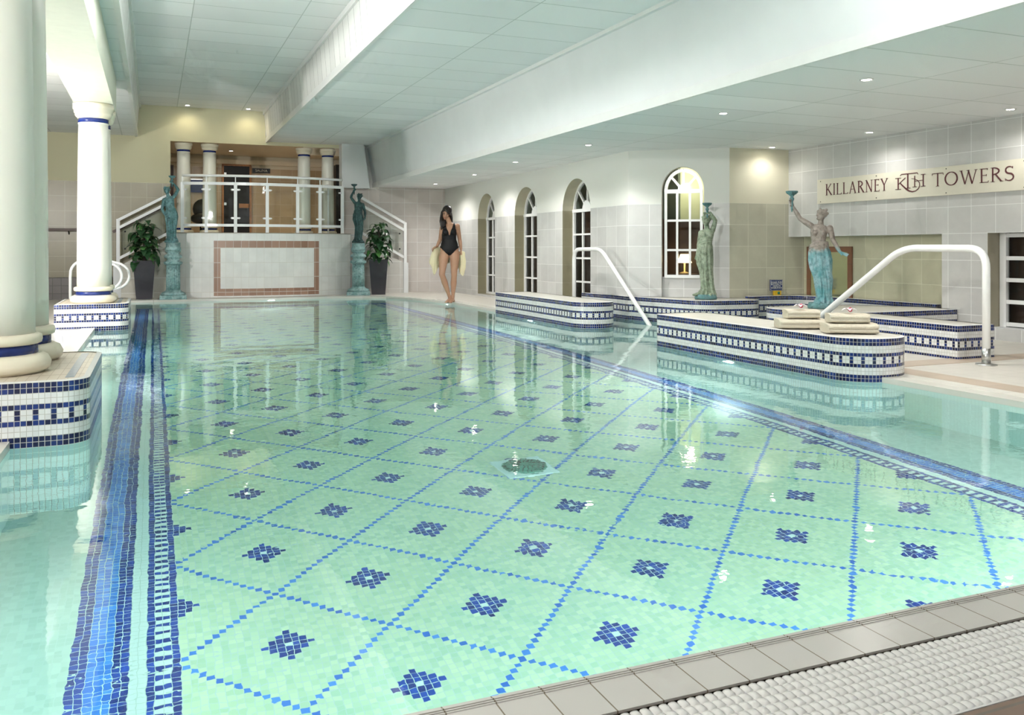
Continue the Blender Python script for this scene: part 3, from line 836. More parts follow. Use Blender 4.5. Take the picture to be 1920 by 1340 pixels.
for x, lab in ((.545, 'leftmost white balcony column, behind the bronze torch statue'), (1.03, 'second white balcony column from the left, left of the sauna door'),
               (2.88, 'third white balcony column, right of the sauna sign'), (3.37, 'rightmost white balcony column, beside the white fin wall')):
    column('balcony_column', lab, x, 18.25, 1.251, 3.028, .135)

# ------------------------------------------------------------------ balcony
def by(x): return 17.50 - .33 * (1 - ((x - 2.03) / 1.66)**2)
xs = [.37 + (3.69 - .37) * k / 24 for k in range(25)]
mb = MB()
for a, b in zip(xs[:-1], xs[1:]):
    mb.quad(((a, by(a), DZ), (b, by(b), DZ), (b, by(b), 1.245), (a, by(a), 1.245)), [(a, DZ), (b, DZ), (b, 1.245), (a, 1.245)])
    mb.quad(((a, by(a), 1.245), (b, by(b), 1.245), (b, 18.0, 1.245), (a, 18.0, 1.245)), mi=1)
for x in (xs[0], xs[-1]): mb.quad(((x, by(x), DZ), (x, 18, DZ), (x, 18, 1.245), (x, by(x), 1.245)), [(x+by(x)-.3, DZ), (x+.2, DZ), (x+.2, 1.245), (x, 1.245)])
struct(mb.build('wall_balcony', [M['balcony'], M['deck']]))
mb = MB()
for a, b in zip(xs[:-1], xs[1:]): mb.bar((a, by(a) - .004, 1.250), (b, by(b) - .004, 1.250), .03, .012)
struct(mb.build('trim_18', simple('balcony_edge', (.30, .26, .20), .5)))
flat('floor', -.2, 6.2, 18.0, 22.5, 1.249, M['deckstrip'])
rl = thing('balcony_railing', 'curved white balcony railing with glass panels above the tiled wall', 'railing', (2.03, 17.2, 1.25))
O = Vector((2.03, 17.2, 1.25))
def rp(x, z, dy=.05): return Vector((x, by(x) + dy, z)) - O
post_x = [.50, .92, 1.44, 2.02, 2.60, 3.05, 3.52]
def rrail(name, z, w, h, round_=False):
    mb = MB(); pts = [rp(.50 + (3.52 - .50)*k/24, z) for k in range(25)]
    if round_: mb.tube(pts, w/2, 10)
    else:
        for a, b in zip(pts[:-1], pts[1:]): mb.bar(a, b, w, h)
    mb.build(name, M['whitegloss'], rl)
rrail('handrail', 2.335, .05, .05, True); rrail('rail', 2.185, .04, .055); rrail('rail', 1.395, .04, .05)
for x in post_x:
    mb = MB(); mb.bar(rp(x, 1.25), rp(x, 2.21), .06, .05, up=(0, 1, 0)); mb.bar(rp(x, 2.2), rp(x, 2.33), .016, .016, up=(0, 1, 0)); mb.build('post', M['whitegloss'], rl)
for a, b in zip(post_x[:-1], post_x[1:]):
    mb = MB(); n_ = 6
    for k in range(n_):
        p, q = rp(a + .05 + (b-a-.1)*k/n_, 1.44), rp(a + .05 + (b-a-.1)*(k+1)/n_, 1.44); up = Vector((0, 0, .70))
        mb.quad((p, q, q + up, p + up), sm=True)
    gp_ = mb.build('glass_panel', M['glass'], rl)
    for x in (a + .075, b - .075):
        for z in (1.53, 2.07):
            mb = MB(); sx = -.05 if x == a + .075 else .05
            mb.bar(rp(x + sx, z, .03), rp(x, z, .03), .035, .02, up=(0, 1, 0)); mb.ball(rp(x, z, .012), .014, 8); mb.build('glass_clamp', M['whitegloss'], gp_)
# short stair rails with curved handle seen beyond the right post
t = thing('stair_gate_rail', 'short white curved handrail on the balcony between the right columns', 'railing', (3.1, 17.6, 1.25))
mb = MB(); mb.tube([(-.02, 0, 0), (-.02, 0, .88), (.01, 0, .93), (.08, 0, .96), (.16, 0, .97)], .022); mb.tube([(.16, 0, 0), (.16, 0, .97)], .018); mb.build('rail_tube', M['whitegloss'], t)

# stairs either side
def stair(side):
    if side < 0:
        xa, xb, za, zb, yy = -.56, .37, .64, 1.20, 17.62
        lab = 'left balcony stair railing in white with glass, behind the left potted plant'
    else:
        xa, xb, za, zb, yy = 4.83, 3.69, .66, 1.24, 17.62
        lab = 'right balcony stair railing in white with glass, behind the right potted plant'
    mb = MB()
    mb.quad(((xa, yy, DZ), (xb, yy, DZ), (xb, yy, zb), (xa, yy, za)), [(xa, DZ), (xb, DZ), (xb, zb), (xa, za)])
    mb.quad(((xa, yy, za), (xb, yy, zb), (xb, yy + .12, zb), (xa, yy + .12, za)), mi=1)
    mb.quad(((xa, yy, DZ), (xa, yy + .12, DZ), (xa, yy + .12, za), (xa, yy, za)), mi=0)
    if side < 0: mb.box((xa - .13, yy - .02, DZ), (xa, yy + .14, .62), 1)
    else: mb.box((xa - .0, yy - .02, DZ), (xa + .10, yy + .14, .66), 1)
    # steps behind
    for k in range(6):
        f0, f1 = k/6, (k+1)/6
        x0, x1 = xa + (xb-xa)*f0, xa + (xb-xa)*f1
        mb.box((min(x0, x1), yy + .12, DZ), (max(x0, x1), 17.99, DZ + 1.215*(k+1)/6), 1)
    struct(mb.build('wall_stair_left' if side < 0 else 'wall_stair_right', [M['wallstairL'] if side < 0 else M['wallstairR'], M['plaster']]))
    t = thing('stair_railing', lab, 'railing', (xa, yy + .06, za))
    sg = 1 if side < 0 else -1
    pl = Vector((xa - .05*sg, yy + .06, 0)); slope = .56
    def q(dx, z): return Vector((pl.x + dx*sg - xa, 0, z - za + slope*dx))
    ln = .90 if side < 0 else 1.0
    mb = MB(); mb.bar(q(-.02, 1.48), q(ln, 1.48), .058, .05); mb.build('handrail', M['whitegloss'], t)
    mb = MB(); mb.bar(q(0, 1.33), q(ln, 1.33), .035, .05); mb.build('rail', M['whitegloss'], t)
    mb = MB(); mb.bar(q(0, .76), q(ln, .76), .035, .05); mb.build('rail', M['whitegloss'], t)
    mb = MB(); mb.bar(q(.0, .62), q(.0, 1.50), .06, .05, up=(0, 1, 0)); mb.build('post', M['whitegloss'], t)
    if side > 0: mb = MB(); mb.bar(q(ln, .62), q(ln, 1.50), .06, .05, up=(0, 1, 0)); mb.build('post', M['whitegloss'], t)
    mb = MB(); mb.quad((q(.05, .80), q(ln-.03, .80), q(ln-.03, 1.29), q(.05, 1.29))); gp_ = mb.build('glass_panel', M['glass'], t)
    for z in (.88, 1.2):
        mb = MB(); mb.ball(q(.12, z) + Vector((0, -.02, 0)), .018, 8); mb.build('glass_clamp', M['black'], gp_)
    if side < 0:
        mb = MB(); mb.bar(q(-.1, 1.42) + Vector((0, .3, -.1)), q(ln, 1.42) + Vector((0, .3, -.1)), .04, .05); mb.build('inner_handrail', M['darkwood'], t)
M['wallstairL'] = wall_mat('left_stair_tiles', tile_z=1.24, tilec=(.56, .54, .46), plaster_above=False)
M['wallstairR'] = wall_mat('right_stair_tiles', tile_z=1.24, tilec=(.62, .60, .56), plaster_above=False)
stair(-1); stair(1)
# dark handrail on the far left wall
t = thing('wall_handrail', 'dark wooden handrail on the tiled far wall behind the left columns', 'handrail', (-2.2, 17.9, 1.30))
mb = MB(); mb.bar((-1.6, 0, 0), (1.35, 0, 0), .04, .05); mb.build('rail', M['darkwood'], t)
for x in (-1.0, 0, .75): mb = MB(); mb.bar((x, 0, -.02), (x, .09, -.08), .02, .02); mb.build('bracket', M['black'], t)

# sauna area behind the balcony
mb = MB()
def bw(x0, x1, z0, z1, y=21.3, mi=0): mb.quad(((x0, y, z0), (x1, y, z0), (x1, y, z1), (x0, y, z1)), [(x0, z0), (x1, z0), (x1, z1), (x0, z1)], mi)
bw(-1, 7, 1.2, 3.2)
struct(mb.build('wall_sauna', M['tanwall']))
mb = MB(); mb.quad(((-1, 21.3, 3.13), (7, 21.3, 3.13), (7, 18.02, 3.22), (-1, 18.02, 3.22))); struct(mb.build('ceiling', M['cream']))
mb = MB(); mb.box((-1, 21.18, 2.93), (7, 21.32, 3.03)); struct(mb.build('trim_19', M['cream']))
mb = MB(); mb.box((3.02, 19.2, 3.0), (7, 19.5, 3.2)); struct(mb.build('trim_20', M['cream']))
for nm, x in (('wall_sauna_left', -.6), ('wall_sauna_right', 5.2)):
    mb = MB(); mb.quad(((x, 18.02, 1.2), (x, 21.3, 1.2), (x, 21.3, 3.2), (x, 18.02, 3.2)), [(0, 1.2), (3.3, 1.2), (3.3, 3.2), (0, 3.2)]); struct(mb.build(nm, M['cream']))
dr = bpy.data.objects.new('door_1', None); COL.objects.link(dr); dr.location = (1.79, 21.25, 1.25); struct(dr)
mb = MB(); mb.bar((-.30, 0, 0), (-.30, 0, 1.66), .045, .06, up=(0, 1, 0)); mb.bar((.32, 0, 0), (.32, 0, 1.66), .045, .06, up=(0, 1, 0)); mb.bar((-.32, 0, 1.66), (.34, 0, 1.66), .06, .045, up=(0, 0, 1)); mb.build('door_frame', M['wood'], dr)
mb = MB(); mb.box((-.28, -.01, 0), (.30, .01, 1.64)); mb.build('door_leaf', simple('smoked_glass', (.018, .016, .014), .35, spec=.2), dr)
mb = MB(); mb.box((.06, -.04, .66), (.28, -.01, .76)); mb.build('door_handle', M['wood'], dr)
for z in (.72, 1.42): mb = MB(); mb.box((-.27, -.025, z), (-.22, -.01, z + .06)); mb.build('door_hinge', M['steel'], dr)
mb = MB(); mb.box((-.20, 21.22, 1.25), (.42, 21.29, 2.86)); struct(mb.build('door_2', M['darkwood']))
mb = MB(); mb.box((4.06, 20.9, 1.25), (4.7, 21.29, 2.98)); struct(mb.build('dark_block', M['black']))  # plain dark block for a blackish shape right of the columns
def text_mesh(body, size, mat, name='lettering', parent=None, ext=.002, align='CENTER'):
    cu = bpy.data.curves.new('t', 'FONT'); cu.body = body; cu.size = size; cu.extrude = ext; cu.align_x = align; cu.align_y = 'CENTER'; cu.space_line = .8
    o = bpy.data.objects.new('t', cu); COL.objects.link(o); bpy.context.view_layer.update()
    me = bpy.data.meshes.new_from_object(o.evaluated_get(bpy.context.evaluated_depsgraph_get())); bpy.data.objects.remove(o)
    me.transform(Matrix.Rotation(PI/2, 4, 'X')); me.materials.clear(); me.materials.append(mat); me.name = name
    q = bpy.data.objects.new(name, me); COL.objects.link(q); q.parent = parent; return q
t = thing('sauna_sign', 'small dark sauna sign with pale lettering beside the sauna door', 'sign', (2.36, 21.27, 2.80))
mb = MB(); mb.box((-.20, -.02, -.055), (.20, .02, .055)); mb.build('sign_board', M['black'], t)
q = text_mesh('SAUNA', .085, M['signcream'], parent=t); q.location = (0, -.024, 0)
t = thing('notice_board', 'blue notice board glimpsed between the left balcony columns', 'board', (.93, 21.27, 2.40))
mb = MB(); mb.box((-.16, -.02, -.15), (.16, .02, .15)); mb.build('board_panel', M['signblue'], t)
mb = MB(); mb.box((-.17, -.025, .14), (.17, .0, .165)); mb.build('board_frame', M['steel'], t)
t = thing('leather_chair', 'dark rounded chair behind the second balcony column', 'chair', (.94, 19.6, 1.25))
mb = MB(); mb.ball((0, 0, .34), (.22, .2, .12)); mb.build('seat', M['black'], t); mb = MB(); mb.ball((.03, .12, .55), (.2, .09, .22)); mb.build('backrest', M['black'], t)
mb = MB(); mb.lathe([(.16, 0), (.15, .03), (.03, .06), (.03, .24)], n=16); mb.build('chair_base', M['black'], t)

# ------------------------------------------------------------------ grab rails, handrails
t = thing('grab_rail', 'looped white pool grab rails behind the slender left column', 'rail', (-1.08, 13.6, DZ))
for dx, dy in ((0, 0), (.09, .28)):
    mb = MB(); pts = [(dx, dy, 0), (dx, dy, .52)]
    for k in range(1, 7): a = PI - PI/2*k/6; pts.append((dx + .16 + .16*math.cos(a), dy, .56 + .18*math.sin(a)))
    pts += [(dx + .34, dy, .75)]
    for k in range(0, 11): a = PI/2 + R_(-10) - k*R_(17); pts.append((dx + .46 + .20*math.cos(a), dy, .52 + .19*math.sin(a)))
    mb.tube(pts, .02, 10); mb.build('rail_tube', M['poolsteel'], t)
def handrail(label, pts, r, foot):
    o = Vector(pts[0]); t = thing('pool_handrail', label, 'handrail', o)
    # smooth the polyline corners
    P_ = [Vector(p) - o for p in pts]; out = [P_[0]]
    for k in range(1, len(P_) - 1):
        a, b, c = P_[k-1], P_[k], P_[k+1]; r0 = min(.16, (a-b).length*.45, (c-b).length*.45)
        s0, s1 = b + (a-b).normalized()*r0, b + (c-b).normalized()*r0
        for q in range(9): f = q/8; out.append(s0*(1-f)**2 + b*2*f*(1-f) + s1*f*f)
    out.append(P_[-1])
    mb = MB(); mb.tube(out, r, 14); mb.build('rail_tube', M['poolsteel'], t)
    mb = MB(); mb.lathe([(r*1.12, .0), (r*1.12, .13), (r*1.0, .13)], n=16); mb.build('ground_sleeve', M['steel'], t)
    mb = MB(); mb.lathe([(r*2.6, 0), (r*2.6, .008), (r*1.1, .016)], n=24); mb.build('floor_flange', M['steel'], t)
handrail('big white tube handrail in the right foreground, rising from the deck beside the towel bench',
         [(6.01, 4.84, DZ), (6.01, 4.84, .94), (6.01, 5.66, .945), (6.01, 7.15, -.05), (6.01, 7.25, -.12)], .030, None)
handrail('white tube handrail dropping into the water in front of the third narrow arched window',
         [(5.66, 11.32, DZ), (5.66, 11.32, .935), (5.66, 10.50, .94), (5.66, 9.25, .0), (5.66, 9.17, -.06)], .028, None)

# ------------------------------------------------------------------ downlights
def downlight(x, y, z, label, e, col=(1, .97, .94), size=150):
    t = thing('downlight', label, 'ceiling light', (x, y, z), 0, 'recessed ceiling downlights')
    mb = MB(); mb.lathe([(.05, 0), (.05, -.006), (.040, -.008), (.038, 0)], n=20); mb.build('trim_ring', M['whitegloss'], t)
    mb = MB(); mb.lathe([(.037, -.003), (.03, -.006), (.001, -.007)], n=20); mb.build('lamp_lens', M['lamp'], t)
    ld = bpy.data.lights.new('downlight_beam', 'SPOT'); ld.energy = e; ld.color = col; ld.spot_size = R_(size); ld.spot_blend = .8; ld.shadow_soft_size = .04
    lo = bpy.data.objects.new('downlight_beam', ld); COL.objects.link(lo); lo.location = (x, y, z - .02)
E1 = 52
for x, y, w in ((5.10, 5.15, 'above the towel bench, right of centre'), (5.08, 6.95, 'above the far end of the towel bench'), (5.05, 9.7, 'above the near end of the far bench'),
                (5.02, 12.0, 'in front of the third narrow window'), (5.2, 14.3, 'in front of the first narrow window'), (5.21, 16.6, 'nearest the far corner above the woman'),
                (7.42, 5.72, 'at the far right of the frame near the sign'), (7.42, 7.45, 'over the whirlpool before the sign'), (7.35, 9.02, 'by the warm corner wall'),
                (5.1, 3.2, 'over the right deck near the camera'), (7.42, 3.6, 'over the deck right of the handrail'), (5.1, 1.2, 'over the near right deck corner'), (7.42, 1.6, 'over the deck at the far right front')):
    downlight(x, y, LOW - .001, 'round downlight in the low ceiling ' + w, E1 if x < 7 else (13 if y < 9 else 7))
for x, w in ((.60, 'left one above the yellow far wall'), (1.72, 'right one above the yellow far wall')):
    downlight(x, 17.72, HIGH - .001, 'small round downlight in the high ceiling, ' + w, 6, (1, .85, .55))
downlight(1.60, 20.3, 3.14, 'small round downlight in the sauna lobby ceiling', 26, (1, .85, .62))
downlight(3.0, 19.6, 3.17, 'small round downlight in the sauna lobby ceiling behind the right columns', 26, (1, .85, .62))
for y, w in ((3.0, 'near'), (8.5, 'middle'), (14.2, 'far')):
    downlight(-2.4, y, MID - .001, 'small round downlight in the left aisle ceiling, the %s one' % w, 12) if y < 10 else None
    downlight(3.1, y - 1.2, MID - .001, 'small round downlight in the middle ceiling bay, the %s one' % w, 30) if y < 4 else None
    downlight(.9, y - 1.2, HIGH - .001, 'small round downlight in the high ceiling bay, the %s one' % w, 30) if y < 4 else None

# ------------------------------------------------------------------ sign
GL = {}
def arc(cx_, cy_, rx, ry, a0, a1, n=14): return [(cx_ + rx*math.cos(R_(a0 + (a1-a0)*k/n)), cy_ + ry*math.sin(R_(a0 + (a1-a0)*k/n))) for k in range(n + 1)]
TK, TN, SF = .105, .05, .035
def stem(x, y0=0, y1=1, w=TK, ser=True):
    s_ = [([(x, y0), (x, y1)], [w, w])]
    if ser: s_ += [([(x-.11, y), (x+.11, y)], [SF, SF]) for y in (y0 + SF/2, y1 - SF/2)]
    return s_
def ln_(x0, y0, x1, y1, w): return ([(x0, y0), (x1, y1)], [w, w])
GL['K'] = (.70, stem(.12) + [ln_(.15, .42, .58, .98, TN), ln_(.26, .55, .66, 0, TK), ln_(.50, .98, .68, .98, SF), ln_(.56, .02, .76, .02, SF)])
GL['I'] = (.24, stem(.12))
GL['L'] = (.56, stem(.12) + [ln_(.12, .02, .52, .02, .045), ln_(.52, 0, .54, .14, .04)])
GL['A'] = (.74, [ln_(.06, 0, .34, 1, TN), ln_(.34, 1, .64, 0, TK), ln_(.18, .36, .50, .36, .04), ln_(-.02, .02, .16, .02, SF), ln_(.52, .02, .76, .02, SF)])
GL['R'] = (.66, stem(.12) + [(arc(.12, .75, .36, .235, 90, -90), [.05] + [.05 + .06*math.sin(PI*k/14) for k in range(1, 14)] + [.05]), ln_(.28, .52, .62, 0, TK), ln_(.54, .02, .74, .02, SF)])
GL['N'] = (.74, [ln_(.12, 0, .12, 1, TN), ln_(.10, 1, .62, 0, TK), ln_(.62, 0, .62, 1, TN), ln_(.02, .02, .22, .02, SF), ln_(0, .98, .18, .98, SF), ln_(.52, .98, .74, .98, SF)])
GL['E'] = (.52, stem(.12) + [ln_(.12, .975, .46, .975, .045), ln_(.12, .52, .40, .52, .04), ln_(.12, .02, .50, .02, .045), ln_(.46, .88, .46, 1, .035), ln_(.50, 0, .52, .13, .035), ln_(.40, .45, .40, .59, .03)])
GL['Y'] = (.66, [ln_(.06, 1, .32, .48, TK), ln_(.60, 1, .34, .48, TN), ln_(.33, .5, .33, 0, TK), ln_(-.04, .98, .18, .98, SF), ln_(.5, .98, .70, .98, SF), ln_(.22, .02, .44, .02, SF)])
GL['T'] = (.66, [ln_(.33, 0, .33, 1, TK), ln_(-.02, .97, .68, .97, .05), ln_(-.02, .99, -.04, .84, .035), ln_(.68, .99, .70, .84, .035), ln_(.22, .02, .44, .02, SF)])
GL['O'] = (.86, [(arc(.42, .5, .38, .48, 0, 360, 28), [.055 + .065*abs(math.cos(R_(360*k/28))) for k in range(29)])])
GL['W'] = (1.06, [ln_(.06, 1, .30, 0, TK), ln_(.30, 0, .52, .95, TN), ln_(.50, 1, .74, 0, TK), ln_(.74, 0, .98, 1, TN), ln_(-.04, .98, .16, .98, SF), ln_(.40, .98, .6, .98, SF), ln_(.88, .98, 1.08, .98, SF)])
GL['S'] = (.56, [(arc(.28, .74, .21, .235, 35, 250, 12) + arc(.27, .26, .23, .245, 70, -145, 12), [.045 + .07*math.sin(PI*k/25) for k in range(26)]), ln_(.46, .98, .46, .82, .03), ln_(.05, .02, .05, .18, .03)])
GL['H'] = (.72, stem(.12) + stem(.60) + [ln_(.12, .5, .6, .5, .045)])
def glyph(mb, strokes, fx, fz, t=.004):
    """strokes in unit space -> local mesh in the x,z plane facing -y"""
    for pts, ws in strokes:
        n = len(pts); L, Rr = [], []
        for k in range(n):
            a = Vector(pts[max(0, k-1)]); b = Vector(pts[min(n-1, k+1)]); d = (b-a)
            d = Vector((d.x*fx(1) - d.x*fx(0), d.y*(fz(1)-fz(0))))
            d.normalize(); nn_ = Vector((-d.y, d.x)) * ws[min(k, len(ws)-1)] * (fz(1)-fz(0)) / 2
            p = Vector((fx(pts[k][0]), fz(pts[k][1]))); L.append(p + nn_); Rr.append(p - nn_)
        for k in range(n-1):
            q = (L[k], L[k+1], Rr[k+1], Rr[k])
            mb.quad([(v.x, -t, v.y) for v in q][::-1])
            mb.quad([(L[k].x, 0, L[k].y), (L[k+1].x, 0, L[k+1].y), (L[k+1].x, -t, L[k+1].y), (L[k].x, -t, L[k].y)])
            mb.quad([(Rr[k].x, 0, Rr[k].y), (Rr[k+1].x, 0, Rr[k+1].y), (Rr[k+1].x, -t, Rr[k+1].y), (Rr[k].x, -t, Rr[k].y)])
# local x runs towards the camera along -Y of the room
SY = 8.655
sg = thing('hotel_sign', 'long cream wall sign reading KILLARNEY KTH TOWERS in maroon letters', 'sign', (7.775, SY, 1.507), -PI/2)
mb = MB(); mb.box((0, -.018, 0), (2.90, -.001, .305)); mb.build('sign_board', M['signcream'], sg, bevel=.002)
def word(txt, ya, yb, z0, z1, mono=False):
    xa, xb = SY - ya, SY - yb; tot = sum(GL[c][0] for c in txt) + .13*(len(txt)-1); sc = (xb - xa)/tot; x = xa
    for c in txt:
        mb = MB(); glyph(mb, GL[c][1], lambda u, x=x: x + u*sc, lambda v: z0 - 1.507 + v*(z1-z0))
        o = mb.build('letter', M['maroon'], sg); o.location = (0, -.018, 0); x += (GL[c][0] + .13)*sc
word('KILLARNEY', 8.505, 7.515, 1.607, 1.748)
word('TOWERS', 6.895, 5.935, 1.607, 1.75)
# monogram
xa, xb = SY - 7.395, SY - 7.0
for nm, st in (('K', stem(.08, .18, .78, .07, False) + [ln_(-.02, .19, .18, .19, .03), ln_(-.02, .77, .18, .77, .03), ln_(.10, .46, .34, .77, .035),
                     ([(.14, .52), (.24, .36), (.36, .18), (.47, .06), (.58, .01), (.69, .04), (.78, .14), (.83, .28), (.82, .44), (.76, .57), (.66, .66), (.55, .69)], [.05, .07, .08, .08, .065, .05, .045, .04, .035, .03, .025, .02])]),
               ('T', [ln_(.42, .20, .42, .96, .08), ln_(.20, .955, .74, .955, .045), ln_(.20, .97, .15, .88, .03), ln_(.74, .97, .77, .88, .03), ln_(.33, .21, .51, .21, .03)]),
               ('H', [ln_(.66, .24, .66, .82, .05), ln_(.95, .24, .95, .86, .065), ln_(.59, .25, .73, .25, .03), ln_(.87, .25, 1.03, .25, .03), ln_(.87, .85, 1.03, .85, .03), ln_(.66, .54, .95, .56, .03)])):
    mb = MB(); glyph(mb, st, lambda u: xa + u*(xb - xa)/1.0, lambda v: .062 + v*.215)
    o = mb.build('monogram_letter', M['maroon'], sg); o.location = (0, -.018, 0)
for x in (.06, .97, 1.93, 2.82):
    for z in (.025, .28):
        mb = MB(); mb.ball((x, -.019, z), .006, 8); mb.build('sign_screw', M['black'], sg)
t = thing('whirlpool_sign', 'small navy sign with white lettering above the whirlpool rim', 'sign', (7.55, 9.19, .465))
mb = MB(); mb.box((-.10, -.012, -.072), (.10, 0, .072)); mb.build('sign_board', M['signblue'], t)
mb = MB()
for a, b in (((-.094, -.066), (.094, -.066)), ((-.094, .066), (.094, .066)), ((-.094, -.066), (-.094, .066)), ((.094, -.066), (.094, .066))): mb.bar((a[0], -.013, a[1]), (b[0], -.013, b[1]), .003, .003)
mb.build('sign_border', M['whitegloss'], t)
q = text_mesh('PLEASE PUSH\nBUTTON TO\nOPERATE\nWHIRLPOOL', .031, M['whitegloss'], parent=t, ext=.001); q.location = (0, -.015, .0)
t = thing('push_button', 'yellow push button box under the navy whirlpool sign', 'button', (7.555, 9.19, .362))
mb = MB(); mb.box((-.055, -.03, -.03), (.055, 0, .03)); bb_ = mb.build('button_box', M['yellow'], t, bevel=.004)
mb = MB(); mb.lathe([(.018, 0), (.018, .012), (.001, .014)], n=16); mb.xform(Matrix.Rotation(PI/2, 4, 'X')); q = mb.build('button_knob', simple('button_green', (.02, .2, .12), .3), bb_); q.location = (.012, -.03, .002)
# framed niche in the recess
t = thing('framed_mirror', 'tall mirror with brown tiled frame behind the turquoise statue', 'mirror', (8.015, 8.72, .33), -PI/2)
mb = MB()
mb.box((-.40, -.02, 0), (-.33, -.001, .64)); mb.box((.33, -.02, 0), (.40, -.001, .64)); mb.box((-.33, -.02, .57), (.33, -.001, .64)); mb.build('tile_frame', tiles('frame_tiles', (.24, .11, .06), (.16, .1, .07), .21, 'Object', axes=(0, 2), var=.1), t)
mb = MB(); mb.box((-.33, -.012, 0), (.33, -.002, .57)); mb.build('mirror_glass', simple('greenish_mirror', (.62, .66, .42), .12, .85), t)

# ------------------------------------------------------------------ statues
def figure_statue(mb, J, w=1.0, skirt_r=None, folds=9, seed=0):
    """J: joint dict in local coords (x right, y back, z up)"""
    V = {k: Vector(v) for k, v in J.items() if isinstance(v, tuple) and len(v) == 3}
    rnd = random.Random(seed)
    hip, waist, chest, neck, head = V['hip'], V['waist'], V['chest'], V['neck'], V['head']
    # torso
    def ring(c, rx, ry, n=20, tilt=0):
        return [c + Vector((rx*math.cos(2*PI*k/n), ry*math.sin(2*PI*k/n), tilt*rx*math.cos(2*PI*k/n))) for k in range(n)]
    tl = J.get('tilt', 0)
    mb.grid([ring(hip + Vector((0, 0, -.06)), .098*w, .075*w), ring(hip, .105*w, .082*w), ring((hip+waist)/2, .088*w, .068*w), ring(waist, .070*w, .055*w),
             ring((waist+chest)/2, .080*w, .062*w), ring(chest, .088*w, .068*w, tilt=tl*.5), ring(chest + (neck-chest)*.5, .090*w, .055*w, tilt=tl), ring(chest + (neck-chest)*.85, .055*w, .042*w, tilt=tl)])
    for sx in (-1, 1): mb.ball(chest + Vector((sx*.038*w, -.048*w, -.002)), (.034*w, .034*w, .034*w), 12)
    mb.capsule([chest + (neck-chest)*.7, neck + (head-neck)*.4], [.034*w, .028*w], 12)
    # head with hair bun, brow and nose
    f = Vector(J.get('face', (0, -1, 0))).normalized(); up = (head - neck).normalized()
    mb.ball(head, (.046*w, .052*w, .062*w), 16)
    mb.ball(head + up*.016*w - f*.014*w, (.054*w, .054*w, .052*w), 16)
    mb.ball(head - f*.050*w + up*.012*w, .030*w, 12)
    mb.capsule([head + f*.050*w + up*.012*w, head + f*.060*w - up*.010*w], [.007*w, .010*w], 8)
    mb.ball(head + f*.038*w - up*.042*w, (.022*w, .022*w, .018*w), 10)
    for k in range(9):
        a = 2*PI*k/9; mb.ball(head + up*(.020*w + .022*w*math.sin(a*2)) - f*(.02*w) + Vector((.05*w*math.cos(a), .03*w*math.sin(a), .03*w*abs(math.sin(a)))), .016*w, 8)
    # arms
    for s_ in ('r', 'l'):
        sh, el, wr, ha = V['sh'+s_], V['el'+s_], V['wr'+s_], V['ha'+s_]
        mb.ball(sh, .034*w, 12)
        mb.capsule([sh, sh + (el-sh)*.5, el], [.034*w, .031*w, .025*w], 12)
        mb.capsule([el, el + (wr-el)*.35, wr], [.025*w, .026*w, .017*w], 12)
        d = (ha - wr).normalized(); side = d.orthogonal().normalized()
        mb.capsule([wr, ha], [.017*w, .021*w], 10, flat=.6)
        L = .050*w
        for q in range(4):
            off = side*(q-1.5)*.011*w
            c1 = ha + off + d*.012*w; c2 = c1 + d*L*.45 + Vector((0, -.006*w, 0)); c3 = c2 + d*L*.25 + Vector((0, -.018*w, 0))
            mb.capsule([c1, c2, c3], [.0075*w, .007*w, .006*w], 8)
        mb.capsule([wr + d*.015*w - side*.014*w, wr + d*.035*w - side*.032*w], [.008*w, .007*w], 8)
    # skirt with hanging folds following the legs
    prof = J['skirt']   # list of (cx, cy, z, rx, ry)
    rings = []; n = 72; ph = [rnd.uniform(0, 6.28) for _ in range(3)]
    for q, (cx_, cy_, z, rx, ry) in enumerate(prof):
        t_ = q/(len(prof)-1); ring_ = []
        for k in range(n):
            a = 2*PI*k/n
            fo = 1 + (.09 + .20*t_) * (.6*math.sin(folds*a + ph[0] + 1.8*t_) + .4*math.sin((folds*2-3)*a + ph[1] - 2*t_))
            ring_.append(Vector((cx_ + rx*fo*math.cos(a), cy_ + ry*fo*math.sin(a), z)))
        rings.append(ring_)
    mb.grid(rings)
    # sash and drapery rolls
    z0 = prof[0][2]
    for dz, rr in ((.0, .016), (-.03, .013), (.025, .012)):
        pts = [Vector((prof[0][0] + (prof[0][3]+.004)*math.cos(a), prof[0][1] + (prof[0][4]+.004)*math.sin(a), z0 - .01 + dz + .03*math.sin(a + ph[2]))) for a in [2*PI*k/18 for k in range(19)]]
        mb.tube(pts, rr*w, 8)
    for k in range(7):
        a = R_(-160 + 25*k); p0 = Vector((prof[0][0] + prof[0][3]*math.cos(a), prof[0][1] + prof[0][4]*math.sin(a), z0 - .02))
        e = prof[-2]; a2 = a + R_(rnd.uniform(-20, 25)); p3 = Vector((e[0] + e[3]*1.02*math.cos(a2), e[1] + e[4]*1.02*math.sin(a2), e[2]))
        mid = prof[len(prof)//2]; p1 = Vector((mid[0] + mid[3]*1.05*math.cos((a+a2)/2), mid[1] + mid[4]*1.05*math.sin((a+a2)/2), mid[2]))
        mb.capsule([p0, (p0+p1)/2, p1, (p1+p3)/2, p3], [.008*w, .012*w, .013*w, .012*w, .010*w], 8)
    # feet
    for p, dr in ((V['footr'], V.get('fdr', Vector((0, -1, 0)))), (V['footl'], V.get('fdl', Vector((0, -1, 0))))):
        mb.capsule([p, p + dr*.045*w + Vector((0, 0, -.004)), p + dr*.085*w + Vector((0, 0, -.010))], [.025*w, .022*w, .015*w], 10, flat=.8)
    return mb
